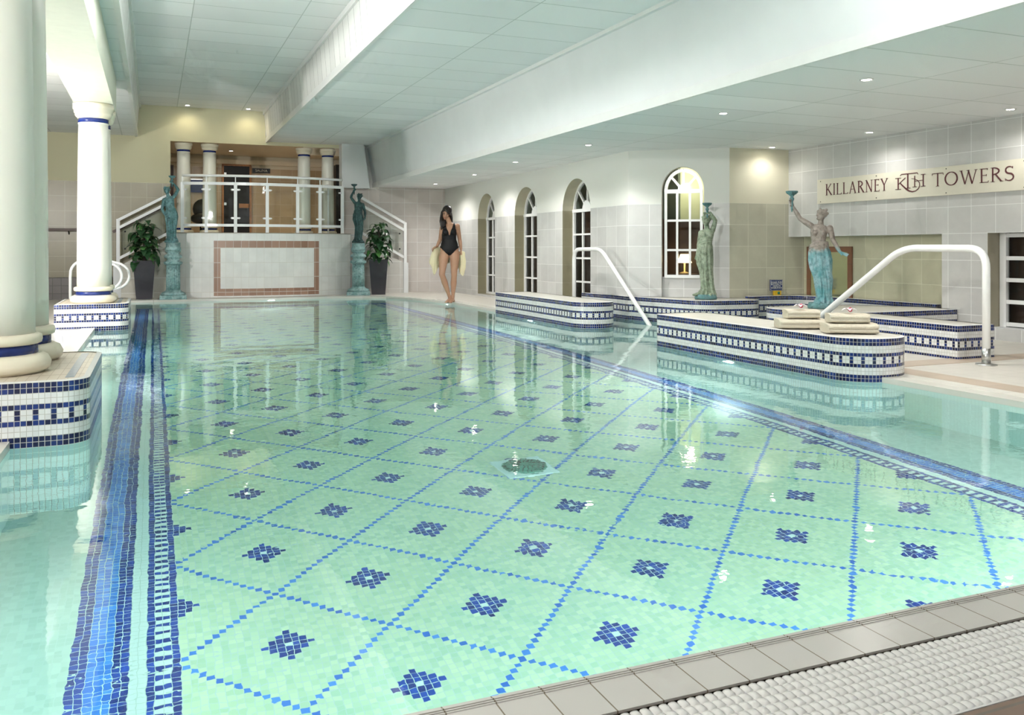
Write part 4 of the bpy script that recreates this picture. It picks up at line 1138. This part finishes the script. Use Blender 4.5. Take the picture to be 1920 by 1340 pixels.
def torch(parent, ha, mat, w=1.0, h=.16):
    mb = MB(); c = Vector(ha)
    mb.lathe([(.004, -.10*w), (.012*w, -.06*w), (.016*w, .0), (.014*w, .03*w), (.024*w, .045*w), (.026*w, .065*w), (.014*w, .08*w), (.030*w, .10*w), (.060*w, .12*w), (.070*w, .135*w), (.070*w, .150*w), (.05*w, .152*w)], tuple(c), 20)
    return mb.build('torch', mat, parent)

def drape_noise(amp, zmax=9):
    def fn(co):
        v = noise.noise(Vector((co.x*28, co.y*28, co.z*9))) + .5*noise.noise(co*60)
        return amp * v * (1 if co.z < zmax else .3)
    return fn
def statue(label, loc, rz, J, mat, mats_t, w, base, seed=0, vox=.0075, torch_w=1.0):
    t = thing('torch_statue', label, 'statue', loc, rz)
    mb = MB(); figure_statue(mb, J, w, folds=9, seed=seed)
    remesh('figure', mb, mat, vox, t, 1, disp=drape_noise(.0035, J['waist'][2]))
    torch(t, J['ha' + J['torch']], mats_t, torch_w)
    mb = MB(); mb.lathe(base, n=32); mb.build('statue_base', mats_t, t)
    return t
def face_rz(x, y): return -math.atan2(x, y)   # local -Y turned towards the camera

JL = dict(tilt=.25, hip=(0, 0, .53), waist=(-.015, 0, .635), chest=(-.04, 0, .745), neck=(-.055, 0, .85), head=(-.078, -.01, .945), face=(-.4, -1, -.1),
          shr=(.045, 0, .835), elr=(.115, -.01, .965), wrr=(.045, -.02, 1.065), har=(.012, -.03, 1.085), shl=(-.125, 0, .775), ell=(-.158, 0, .60), wrl=(-.110, -.05, .50), hal=(-.085, -.07, .475),
          footr=(.06, -.05, .05), footl=(-.05, -.04, .045), fdr=(.5, -.8, 0), torch='r',
          skirt=[(-.015, 0, .64, .072, .060), (-.005, 0, .57, .095, .078), (0, 0, .47, .110, .086), (.002, -.01, .38, .100, .080), (-.0, -.01, .27, .078, .068), (0, -.01, .17, .068, .064), (.003, 0, .09, .076, .070), (.005, 0, .03, .095, .085)])
PL, PR = (.33, 16.98), (3.76, 17.08)
BASE1 = [(.118, 0), (.125, .02), (.115, .035), (.105, .045)]
st1 = statue('bronze torch-bearing statue on the left pedestal, before the balcony steps', (PL[0] - .03, PL[1], 1.062), face_rz(*PL), JL, M['patA'], M['patA'], 1.0, BASE1, 1, .0065, .85)
JR = dict(tilt=-.15, hip=(.0, 0, .52), waist=(.0, 0, .625), chest=(.008, 0, .735), neck=(.018, 0, .825), head=(.024, -.01, .912), face=(-.5, -1, -.15),
          shr=(.092, 0, .76), elr=(.135, .0, .62), wrr=(.138, -.01, .52), har=(.128, -.02, .495), shl=(-.060, 0, .79), ell=(-.140, 0, .90), wrl=(-.098, -.01, 1.01), hal=(-.076, -.02, 1.035),
          footr=(.04, -.05, .05), footl=(-.04, -.05, .05), torch='l',
          skirt=[(0, 0, .63, .070, .058), (-.005, 0, .56, .090, .074), (-.005, 0, .47, .100, .080), (.01, 0, .38, .088, .072), (.02, 0, .27, .070, .062), (.015, 0, .17, .058, .056), (.0, 0, .09, .068, .062), (.0, 0, .03, .095, .085)])
st2 = statue('dark bronze torch-bearing statue on the right pedestal, left of the right potted plant', (PR[0] - .005, PR[1], 1.066), face_rz(*PR), JR, M['patD'], M['patD'], .95, BASE1, 2, .0065, .85)
JC = dict(tilt=.08, hip=(-.015, 0, .575), waist=(-.008, 0, .69), chest=(.012, 0, .80), neck=(.018, 0, .895), head=(.004, -.01, .985), face=(-.5, -1, -.1),
          shr=(.085, 0, .865), elr=(.118, -.01, .985), wrr=(.055, -.03, 1.085), har=(.018, -.04, 1.080), shl=(-.058, 0, .835), ell=(-.082, .06, .72), wrl=(-.095, .07, .60), hal=(-.112, .05, .54),
          footr=(.06, -.04, .07), footl=(-.085, -.05, .065), fdl=(-.8, -.6, 0), torch='r',
          skirt=[(-.008, 0, .73, .074, .062), (-.014, 0, .66, .092, .076), (-.018, 0, .56, .102, .084), (-.012, 0, .45, .094, .080), (.004, 0, .33, .074, .068), (.012, 0, .23, .064, .062), (.025, 0, .13, .078, .070), (.012, 0, .045, .115, .095)])
BASE3 = [(.135, 0), (.14, .02), (.13, .045), (.125, .06)]
st3 = statue('pale weathered green statue before the wide arched window, torch above its head', (6.43, 9.16, ZT + .004), face_rz(6.43, 9.16), JC, M['patC'], M['patA'], 1.0, BASE3, 3, .0065, .85)
JD = dict(tilt=-.18, hip=(-.012, 0, .575), waist=(-.028, 0, .69), chest=(-.025, 0, .80), neck=(-.002, 0, .90), head=(.0, -.005, .988), face=(-.75, -.7, .1),
          shr=(.088, 0, .850), elr=(.118, -.01, .72), wrr=(.188, -.03, .595), har=(.222, -.04, .580), shl=(-.100, 0, .875), ell=(-.215, 0, .955), wrl=(-.280, -.01, 1.075), hal=(-.296, -.02, 1.115),
          footr=(.07, -.03, .07), footl=(-.02, -.04, .065), torch='l',
          skirt=[(-.025, 0, .66, .086, .068), (-.02, 0, .60, .108, .084), (-.012, 0, .52, .114, .088), (.0, 0, .42, .106, .085), (.020, 0, .31, .086, .076), (.028, 0, .22, .070, .066), (.028, 0, .13, .070, .066), (.02, 0, .05, .095, .085)])
st4 = statue('turquoise statue raising a torch, standing on the forked platform beside the big handrail', (6.56, 7.26, ZT + .004), face_rz(6.56, 7.26), JD, M['patS'], M['patA'], .98, BASE3, 4, .0065, .9)

# pedestals
def pedestal(label, x, y, rz):
    t = thing('fluted_pedestal', label, 'pedestal', (x, y, DZ), rz)
    def sq(h0, h1, w0, w1, name):
        mb = MB(); mb.grid([[(sx*w*.5, sy*w*.5, h) for sx, sy in ((-1,-1),(1,-1),(1,1),(-1,1))] for w, h in ((w0, h0), (w1, h1))], sm=False); mb.build(name, M['patP'], t, bevel=.006)
    sq(0, .075, .46, .45, 'plinth')
    mb = MB(); mb.lathe([(.21, .075), (.215, .10), (.19, .125), (.15, .14), (.135, .155), (.125, .17)], n=32); mb.build('base_moulding', M['patP'], t)
    mb = MB(); mb.lathe([(.125, .165), (.120, .62)], n=96, flute=20, fd=.10); mb.build('fluted_shaft', M['patP'], t)
    mb = MB(); mb.lathe([(.12, .62), (.15, .635), (.165, .655), (.16, .675), (.12, .695), (.105, .715), (.115, .74), (.15, .755), (.158, .775), (.145, .80), (.11, .82), (.105, .84), (.13, .855), (.135, .88)], n=32); mb.build('capital_rings', M['patP'], t)
    mb = MB(); mb.lathe([(.135, .88), (.14, .90), (.135, .94), (.125, .95), (.125, 1.03)], n=32); mb.build('top_drum', M['patP'], t)
pedestal('pale verdigris fluted pedestal under the left bronze statue, right of the left plant', PL[0], PL[1], face_rz(*PL))
pedestal('pale verdigris fluted pedestal under the right bronze statue, left of the right plant', PR[0], PR[1], face_rz(*PR))

# potted plants
def leaf(mb, p, d, size, mi, rnd):
    d = Vector(d).normalized(); s_ = d.cross(Vector((0, 0, 1)))
    if s_.length < .1: s_ = Vector((1, 0, 0))
    s_.normalize(); n_ = s_.cross(d).normalized()
    prof = [(0, 0), (.12, .30), (.32, .42), (.55, .36), (.8, .18), (1.0, 0)]
    L, C_, Rr = [], [], []
    for t_, w_ in prof:
        c = p + d*size*t_ + n_*size*(.22*math.sin(PI*t_)) - Vector((0, 0, size*.35*t_*t_))
        C_.append(c); L.append(c + s_*size*w_ + n_*size*.10*w_*2); Rr.append(c - s_*size*w_ + n_*size*.10*w_*2)
    for k in range(len(prof)-1):
        mb.quad((C_[k], C_[k+1], L[k+1], L[k]), mi=mi, sm=True); mb.quad((Rr[k], Rr[k+1], C_[k+1], C_[k]), mi=mi, sm=True)
def plant(label, x, y, seed, blades):
    rnd = random.Random(seed); t = thing('potted_plant', label, 'plant', (x, y, DZ), face_rz(x, y))
    mb = MB(); mb.grid([[(sx*w*.5, sy*w*.5, h) for sx, sy in ((-1,-1),(1,-1),(1,1),(-1,1))] for w, h in ((.27, 0), (.375, .70))], sm=False, cap=False)
    mb.grid([[(sx*w*.5, sy*w*.5, h) for sx, sy in ((-1,-1),(1,-1),(1,1),(-1,1))] for w, h in ((.375, .70), (.34, .70), (.33, .64))], sm=False, cap=False)
    mb.quad(((-.14, -.14, 0), (.14, -.14, 0), (.14, .14, 0), (-.14, .14, 0)))
    mb.build('pot', M['pot'], t)
    mb = MB(); mb.box((-.17, -.17, .62), (.17, .17, .655)); mb.build('soil', simple('soil%d' % seed, (.03, .02, .015), .9), t)
    mb = MB(); mb.tube([(0, 0, .62), (.01, 0, 1.1), (.0, 0, 1.36)], [.028, .026, .02], 10); mb.build('moss_pole', simple('moss_pole%d' % seed, (.035, .028, .02), .9, var=.4, vs=30), t)
    mb = MB()
    for k in range(blades):
        f = k / blades; z = .66 + .76*f**.9; a = rnd.uniform(0, 2*PI); rr = rnd.uniform(.04, .19) * (1 - .40*f)
        p = Vector((rr*math.cos(a), rr*math.sin(a), z + rnd.uniform(-.04, .04)))
        d = Vector((math.cos(a + rnd.uniform(-.5, .5)), math.sin(a + rnd.uniform(-.5, .5)), rnd.uniform(-.9, .35)))
        leaf(mb, p, d, rnd.uniform(.13, .22) * (1 if f < .8 else .7), 0 if rnd.random() < .72 else 1, rnd)
        if k % 3 == 0: mb.bar((0, 0, z - .03), p, .005, .005, mi=1)
    mb.build('foliage', [M['leaf'], M['leaf2']], t)
plant('leafy green plant in a charcoal pot left of the left pedestal', -.16, 17.22, 3, 95)
plant('dark leafy plant in a charcoal pot right of the right pedestal', 4.20, 17.22, 8, 95)

# ------------------------------------------------------------------ towels and orchids
def folded_towel(label, x, y, z, rz, w, d, h, seed):
    t = thing('folded_towel', label, 'towel', (x, y, z), rz)
    mb = MB(); N = 46; rings = []
    for a in range(N + 1):
        f = a / N; xx = -w/2 + w*f; e = min(1, min(f, 1 - f) * 14 + .72)
        ring = []
        for k in range(40):
            an = 2*PI*k/40; cx_ = math.copysign(abs(math.cos(an))**.38, math.cos(an))*d/2*e
            cz = math.copysign(abs(math.sin(an))**.6, math.sin(an))*h/2
            crease = 1 - .17*math.exp(-((cz/h)**2)*160)*(1 if math.cos(an) < .2 else 1)
            rib = .0016*math.sin(xx*420) if cz > -h*.42 else 0
            ring.append((xx, cx_*crease + .003*math.sin(xx*17 + seed) + rib, h/2 + cz*(1 + .03*math.sin(xx*13 + seed*2)) + rib))
        rings.append(ring)
    mb.grid(rings); mb.build('towel_cloth', M['towel'], t)
    return t
TZ = ZT + .005
rt = R_(-27)
folded_towel('large folded cream towel at the bottom of the left towel stack', 4.757, 5.50, TZ, rt, .37, .27, .072, 1)
folded_towel('smaller folded cream towel on top of the left towel stack', 4.775, 5.51, TZ + .076, rt, .26, .21, .068, 2)
folded_towel('large folded cream towel at the bottom of the right towel stack, nearer the bench end', 4.816, 5.04, TZ, rt, .37, .27, .072, 3)
folded_towel('smaller folded cream towel on top of the right towel stack', 4.82, 5.06, TZ + .076, rt - .04, .29, .22, .064, 4)
def orchid(label, x, y, z):
    t = thing('orchid_flower', label, 'flower', (x, y, z), .3)
    mb = MB()
    for k in range(5):
        a = 2*PI*k/5; d = Vector((math.cos(a), math.sin(a), .5)); leaf(mb, Vector((0, 0, .016)), d, .066, 0, random)
    mb.build('petals', M['petal'], t)
    mb = MB(); mb.ball((-.008, -.014, .030), (.013, .016, .018), 10); mb.build('flower_centre', M['pink'], t)
orchid('white and pink orchid on the left towel stack', 4.74, 5.48, TZ + .146)
orchid('white and pink orchid on the right towel stack', 4.82, 5.04, TZ + .142)

# ------------------------------------------------------------------ the woman
WXY = (4.61, 13.88)
w_rz = face_rz(*WXY)
WS = .965
wo = thing('person', 'woman in a black swimsuit looking down, holding a towel behind her hips', 'person', (WXY[0], WXY[1], DZ + .005), w_rz)
mb = MB()
def ell(c, rx, ry, ax=0.0, n=24, sq=1.0):
    """horizontal-ish ellipse; ax tilts it about y (roll)"""
    c = Vector(c); return [c + Vector((rx*math.cos(2*PI*k/n), ry*math.sin(2*PI*k/n), ax*rx*math.cos(2*PI*k/n))) for k in range(n)]
wo.scale = (WS, WS, WS)
# torso (x right in the picture, -y to the camera)
T = [((-.010, .01, .835), .075, .075, 0), ((-.012, .01, .875), .148, .105, -.02), ((-.010, .01, .93), .166, .112, -.04), ((-.008, .008, .98), .160, .106, -.04), ((-.010, .0, 1.04), .136, .092, -.02),
     ((-.012, -.002, 1.10), .116, .080, 0), ((-.014, -.004, 1.16), .118, .082, .04), ((-.014, -.004, 1.22), .130, .092, .06), ((-.012, -.002, 1.275), .138, .098, .08), ((-.008, .0, 1.32), .142, .088, .10), ((-.004, .004, 1.355), .120, .068, .12), ((-.004, .004, 1.385), .070, .052, .10)]
mb.grid([ell(c, rx, ry, ax) for c, rx, ry, ax in T])
for sx, cz in ((-.062, 1.225), (.052, 1.24)): mb.ball((sx - .012, -.072, cz), (.052, .050, .052), 16)
for sx in (-.075, .06): mb.ball((sx, .06, .90), (.085, .075, .09), 16)
# neck and head, bowed towards the lower left
mb.capsule([(-.006, .012, 1.36), (-.022, -.005, 1.42), (-.040, -.02, 1.475)], [.052, .044, .041], 16)
HC = Vector((-.060, -.040, 1.565))
Rh = Matrix.Rotation(R_(12), 3, 'Y') @ Matrix.Rotation(R_(24), 3, 'X') @ Matrix.Rotation(R_(-5), 3, 'Z')
def H(x, y, z): return HC + Rh @ Vector((x, y, z))
mb.ball(H(0, .006, .020), (.074, .088, .085), 24, Rh)
mb.ball(H(0, -.028, -.036), (.054, .055, .068), 20, Rh)
mb.ball(H(0, -.058, -.088), (.022, .022, .020), 12, Rh)
mb.capsule([H(0, -.084, .006), H(0, -.098, -.026), H(0, -.103, -.034)], [.008, .011, .012], 10)
for s_ in (-1, 1):
    mb.ball(H(s_*.012, -.090, -.040), .009, 8); mb.ball(H(s_*.030, -.064, -.028), (.020, .016, .018), 10, Rh)
    mb.capsule([H(s_*.014, -.082, .022), H(s_*.048, -.070, .022)], [.008, .007], 8)
    mb.ball(H(s_*.076, .004, -.006), (.010, .018, .028), 10, Rh)
mb.capsule([H(-.022, -.080, -.062), H(0, -.088, -.060), H(.022, -.080, -.062)], [.006, .008, .006], 8)
mb.capsule([H(-.018, -.078, -.071), H(0, -.085, -.073), H(.018, -.078, -.071)], [.006, .008, .006], 8)
# arms
def limb(pts, rad, n=18): mb.capsule(pts, rad, n)
shR, elR, wrR = Vector((.128, .012, 1.335)), Vector((.170, .07, 1.10)), Vector((.192, .05, .935))
shL, elL, wrL = Vector((-.135, .014, 1.30)), Vector((-.170, .10, 1.10)), Vector((-.225, .02, .985))
mb.ball(shR, (.048, .046, .048), 14); mb.ball(shL, (.046, .044, .046), 14)
limb([shR, shR.lerp(elR, .35), shR.lerp(elR, .7), elR], [.045, .043, .038, .034]); limb([elR, elR.lerp(wrR, .3), wrR], [.034, .036, .023])
limb([shL, shL.lerp(elL, .35), shL.lerp(elL, .7), elL], [.044, .042, .037, .034]); limb([elL, elL.lerp(wrL, .3), wrL], [.034, .035, .023])
def hand(wr, d, side, back, curl=1.0):
    """d finger direction, side towards the thumb, back = back-of-hand normal"""
    d, side, back = Vector(d).normalized(), Vector(side).normalized(), Vector(back).normalized()
    pc = wr + d*.045
    mb.capsule([wr, wr + d*.03, wr + d*.075], [.024, .036, .038], 14, flat=.42, side=side)
    for k, (L, off) in enumerate(((.062, .027), (.070, .009), (.066, -.009), (.052, -.026))):
        b0 = wr + d*.080 + side*off; b1 = b0 + (d*.8 - back*.35*curl)*L*.45; b2 = b1 + (d*.25 - back*.9*curl)*L*.32; b3 = b2 + (-d*.35 - back*.6*curl)*L*.25
        mb.capsule([b0, b1, b2, b3], [.0088, .0084, .0078, .0070], 8)
    t0 = wr + d*.022 + side*.026; t1 = t0 + (side*.8 + d*.6)*.030; t2 = t1 + (d*.9 - back*.5*curl)*.028
    mb.capsule([t0, t1, t2], [.012, .0105, .009], 8)
hand(wrR, (.12, -.15, -1), (-.3, -1, 0), (1, -.2, 0)); hand(wrL, (-.75, -.25, -.45), (.2, -1, .3), (-.3, .0, 1))
# legs: left-hand leg bent inwards, right-hand leg straight
hL, kL, aL = Vector((-.085, .008, .87)), Vector((-.140, -.075, .50)), Vector((-.005, .00, .095))
hR, kR, aR = Vector((.070, .008, .87)), Vector((.072, -.02, .485)), Vector((.050, .03, .09))
def leg(h, k, a, bow):
    out = Vector((bow, 0, 0))
    limb([h, h.lerp(k, .25) + out, h.lerp(k, .55) + out*.6, h.lerp(k, .85), k], [.088, .086, .070, .056, .053], 20)
    back = Vector((0, .016, 0))
    limb([k, k.lerp(a, .15), k.lerp(a, .35) + back, k.lerp(a, .6) + back*.4, k.lerp(a, .85), a], [.050, .050, .055, .043, .031, .031], 18)
    mb.ball(k + Vector((0, -.022, .005)), (.034, .028, .042), 12)
leg(hL, kL, aL, -.012); leg(hR, kR, aR, .012)
def foot(a, d):
    d = Vector(d).normalized(); s_ = Vector((-d.y, d.x, 0))
    mb.ball(a - d*.030 + Vector((0, 0, -.058)), (.028, .028, .030), 12)
    mb.capsule([a + Vector((0, 0, -.035)), a + d*.055 + Vector((0, 0, -.055)), a + d*.125 + Vector((0, 0, -.073))], [.032, .032, .024], 14, flat=.85, side=s_)
    mb.capsule([a + d*.11 + s_*.018 + Vector((0, 0, -.076)), a + d*.11 - s_*.02 + Vector((0, 0, -.076))], [.019, .017], 10)
    for k in range(5):
        o_ = (k - 2)*.0145; L = (.040, .040, .036, .031, .025)[k]
        b0 = a + d*.130 + s_*(-o_) + Vector((0, 0, -.078)); mb.capsule([b0, b0 + d*L*.6 + Vector((0, 0, .001)), b0 + d*L + Vector((0, 0, -.003))], [.0105 - .0008*k, .0095 - .0008*k, .008 - .0006*k], 8)
foot(aL, (-.45, -1, 0)); foot(aR, (-.40, -1, 0))
zmin = min(v[2] for v in mb.v)
body = remesh('body', mb, M['skin'], .0065, wo, 3)
zm = min(v.co.z for v in body.data.vertices)
for v in body.data.vertices: v.co.z -= zm
# swimsuit: shell grown from the body surface
def in_suit(p):
    x, y, z = p
    if z < .835 or z > 1.40: return False
    xc = -.010
    # keep off the arms
    ax = abs(x - xc)
    hw = .125 + .03*max(0, (z - 1.15))/.2
    if z > 1.06 and ax > (.128 if z < 1.17 else .128 - (z - 1.17)*.16): return False
    if z <= 1.06 and ax > (.165 if z < .985 else .142): return False
    # leg openings: high cut
    if z < 1.0:
        lim = .010 + (z - .825)*1.02 if y < .035 else .05 + (z - .80)*1.0
        if z < .985 and ax > max(.012, lim): return False
    # neckline: deep V in front, scoop at the back
    if z > 1.165 and y < .03:
        v = (z - 1.165)*.33
        if ax < v: return False
        if z > 1.28:
            c_ = v + .022
            if abs(ax - c_) > .022 + max(0, 1.33 - z)*.5: return False
    if z > 1.24 and y >= .03:
        if abs(ax - .075) > .02: return False
    return True
bm = bmesh.new(); bm.from_mesh(body.data); bm.normal_update()
keep = set(f for f in bm.faces if in_suit(f.calc_center_median()))
bmesh.ops.delete(bm, geom=[f for f in bm.faces if f not in keep], context='FACES')
for _ in range(10):
    new = {}
    for v in bm.verts:
        nb = [e.other_vert(v).co for e in v.link_edges if e.is_boundary]
        if len(nb) == 2: new[v] = v.co * .4 + (nb[0] + nb[1]) * .3
    for v, c_ in new.items(): v.co = c_
bm.normal_update()
for v in bm.verts: v.co += v.normal * .0050
me = bpy.data.meshes.new('swimsuit'); bm.to_mesh(me); bm.free(); me.materials.clear(); me.materials.append(M['suit'])
su = bpy.data.objects.new('swimsuit', me); COL.objects.link(su); su.parent = wo
sm_ = su.modifiers.new('s', 'SMOOTH'); sm_.iterations = 2
sd = su.modifiers.new('t', 'SOLIDIFY'); sd.thickness = .003; sd.offset = 0
# hair
mb = MB(); dz = -zm
def HH(x, y, z): return H(x, y, z) + Vector((0, 0, dz))
mb.ball(HH(0, .020, .040), (.086, .096, .088), 24, Rh)
mb.ball(HH(0, .050, -.02), (.080, .060, .090), 20, Rh)
mb.capsule([HH(-.02, -.074, .088), HH(.020, -.092, .060), HH(.058, -.078, .035), HH(.080, -.035, .0)], [.018, .020, .020, .018], 12, flat=.7)
mb.capsule([HH(-.03, -.072, .085), HH(-.064, -.064, .050), HH(-.082, -.035, .01)], [.016, .016, .018], 12, flat=.7)
for k in range(7):
    o_ = k*.012
    mb.capsule([HH(-.076, -.02 + o_*.6, .0), Vector((-.150 + o_*.7, -.055 + o_, 1.50)), Vector((-.160 + o_*.9, -.085 + o_*.5, 1.42)), Vector((-.150 + o_*.9, -.10 + o_*.4, 1.34)), Vector((-.148 + o_*.4, -.10 + o_*.3, 1.27 + .008*k))], [.020, .024, .022, .017, .007], 10)
for k in range(4): mb.capsule([HH(.074, .01 + .012*k, 0), Vector((.022 + .004*k, .00 + .012*k, 1.48)), Vector((.028 + .004*k, .03 + .01*k, 1.41))], [.020, .018, .010], 10)
for k in range(5): mb.capsule([HH(-.04 + .02*k, .075, -.03), Vector((-.09 + .02*k, .075, 1.42)), Vector((-.08 + .02*k, .085, 1.30))], [.03, .028, .014], 10)
remesh('hair', mb, M['hair'], .0065, wo, 2, disp=lambda c: .0012*math.sin(c.x*800 + c.z*40))
# eyes, brows, lips
mb = MB()
for s_ in (-1, 1):
    mb.capsule([HH(s_*.018, -.0865, .012), HH(s_*.032, -.0865, .010), HH(s_*.046, -.080, .012)], [.0035, .0050, .0035], 8)
    mb.capsule([HH(s_*.014, -.090, .028), HH(s_*.034, -.088, .034), HH(s_*.052, -.076, .030)], [.0025, .003, .002], 8)
mb.build('eyes', M['hair'], wo)
mb = MB()
mb.capsule([HH(-.022, -.084, -.060), HH(0, -.094, -.063), HH(.022, -.084, -.060)], [.002, .0040, .002], 8); mb.capsule([HH(-.016, -.084, -.069), HH(0, -.090, -.072), HH(.016, -.084, -.069)], [.002, .004, .002], 8)
mb.build('lips', M['lips'], wo)
# held towel: drapes behind the hips from hand to hand, ends hanging
tw = thing('bath_towel', 'pale yellow towel hanging behind the hips of the woman in black', 'towel', (WXY[0], WXY[1], DZ + .005), w_rz)
tw.scale = (WS, WS, WS)
def cloth(cols, name):
    """cols: list of (top point, bottom point); wavy drape"""
    mb = MB(); rings = []
    for q, (a, b) in enumerate(cols):
        a, b = Vector(a), Vector(b); ring = []
        for k in range(13):
            f = k/12; p = a.lerp(b, f); p += Vector((.006*math.sin(f*7 + q), .016*math.sin(q*1.3 + f*3)*f, 0)); ring.append(p)
        rings.append(ring)
    mb.grid(rings, close=False, cap=False); o = mb.build(name, M['towely'], tw)
    m_ = o.modifiers.new('t', 'SOLIDIFY'); m_.thickness = .012
    s2 = o.modifiers.new('s', 'SUBSURF'); s2.levels = 1; s2.render_levels = 1
    return o
gl, grr = Vector((-.268, -.01, .985)), Vector((.200, .02, .885))
# hanging end at the left
cloth([((-.285, -.02, .985), (-.375, .02, .70)), ((-.275, .015, .985), (-.345, -.02, .665)), ((-.265, -.02, .985), (-.318, .03, .63)), ((-.255, .015, .985), (-.292, -.02, .52)), ((-.245, -.005, .985), (-.262, .03, .455)),
       ((-.225, .03, .99), (-.232, .0, .56)), ((-.200, .06, .985), (-.205, .06, .62)), ((-.165, .09, .98), (-.175, .10, .64)), ((-.12, .115, .965), (-.14, .13, .66)), ((-.06, .13, .95), (-.06, .15, .68)), ((0, .135, .94), (0, .155, .69))], 'towel_cloth')
cloth([((0, .137, .94), (0, .157, .69)), ((.06, .135, .93), (.06, .155, .68)), ((.11, .115, .92), (.12, .13, .65)), ((.150, .09, .905), (.155, .09, .60)), ((.175, .05, .90), (.165, .05, .54)), ((.195, .01, .90), (.185, .0, .50)), ((.215, .03, .905), (.205, .03, .475)),
       ((.232, -.005, .90), (.228, -.01, .455)), ((.248, .025, .895), (.252, .03, .52)), ((.262, -.005, .88), (.272, .0, .62)), ((.272, .02, .85), (.280, .02, .66))], 'towel_cloth')

# ------------------------------------------------------------------ light, camera, colour
w = bpy.data.worlds.new('daylight'); scn.world = w; w.use_nodes = True
w.node_tree.nodes['Background'].inputs[0].default_value = (.90, .96, 1.0, 1); w.node_tree.nodes['Background'].inputs[1].default_value = .4
def area(name, loc, tgt, size, e, col=(1, 1, 1)):
    ld = bpy.data.lights.new(name, 'AREA'); ld.shape = 'RECTANGLE'; ld.size = size[0]; ld.size_y = size[1]; ld.energy = e; ld.color = col
    o = bpy.data.objects.new(name, ld); COL.objects.link(o); o.location = loc; o.rotation_euler = (Vector(tgt) - Vector(loc)).to_track_quat('-Z', 'Y').to_euler(); return o
area('studio_lamp', (-2.3, 1.1, 2.6), (6, 8, 1.0), (.18, .18), 100, (1, .98, .95))  # added out of frame, its side follows the statue shadows
area('studio_lamp', (-2.6, 9.5, 1.9), (3.5, 15.5, 1.2), (.18, .18), 105, (1, .98, .95))  # second lamp added out of frame, also set by the cast shadows
area('bay_fill_light', (.3, 6.2, 3.60), (3.0, 15.0, .8), (.6, .4), 125, (.97, 1, .98))  # unseen fill added under the high ceiling to brighten the far end
area('bay_fill_light', (3.1, 3.2, 3.02), (6.6, 9.5, .8), (.6, .3), 18, (.97, 1, .98))  # unseen fill added in the middle bay to brighten the right side
area('beam_fill_light', (-1.7, 7.4, .25), (-.65, 8.0, 2.6), (.3, .3), 40, (1, 1, 1))  # unseen light added to brighten the underside of the column beam
area('rear_fill_light', (1.5, -3.3, 1.6), (2.5, 8, 1.4), (7, 2.2), 14, (.93, .98, 1))  # added fill behind the camera, no entrance is built there

cam = bpy.data.cameras.new('camera'); co = bpy.data.objects.new('camera', cam); COL.objects.link(co)
co.location = (0, 0, .93); co.rotation_euler = (R_(90), 0, -YAW)
cam.sensor_fit = 'HORIZONTAL'; cam.sensor_width = 36; cam.lens = 1625/1920*36; cam.shift_y = -202/1920; cam.clip_start = .05
scn.camera = co
scn.view_settings.view_transform = 'Standard'; scn.view_settings.look = 'None'; scn.view_settings.gamma = 1
scn.view_settings.use_curve_mapping = False; scn.view_settings.exposure = 0.62
c = scn.cycles
c.max_bounces = 8; c.diffuse_bounces = 3; c.glossy_bounces = 4; c.transmission_bounces = 6; c.transparent_max_bounces = 10
c.use_adaptive_sampling = True; c.adaptive_threshold = .10; c.adaptive_min_samples = 14
c.sample_clamp_indirect = 6; c.caustics_refractive = True; c.caustics_reflective = True; c.blur_glossy = .3
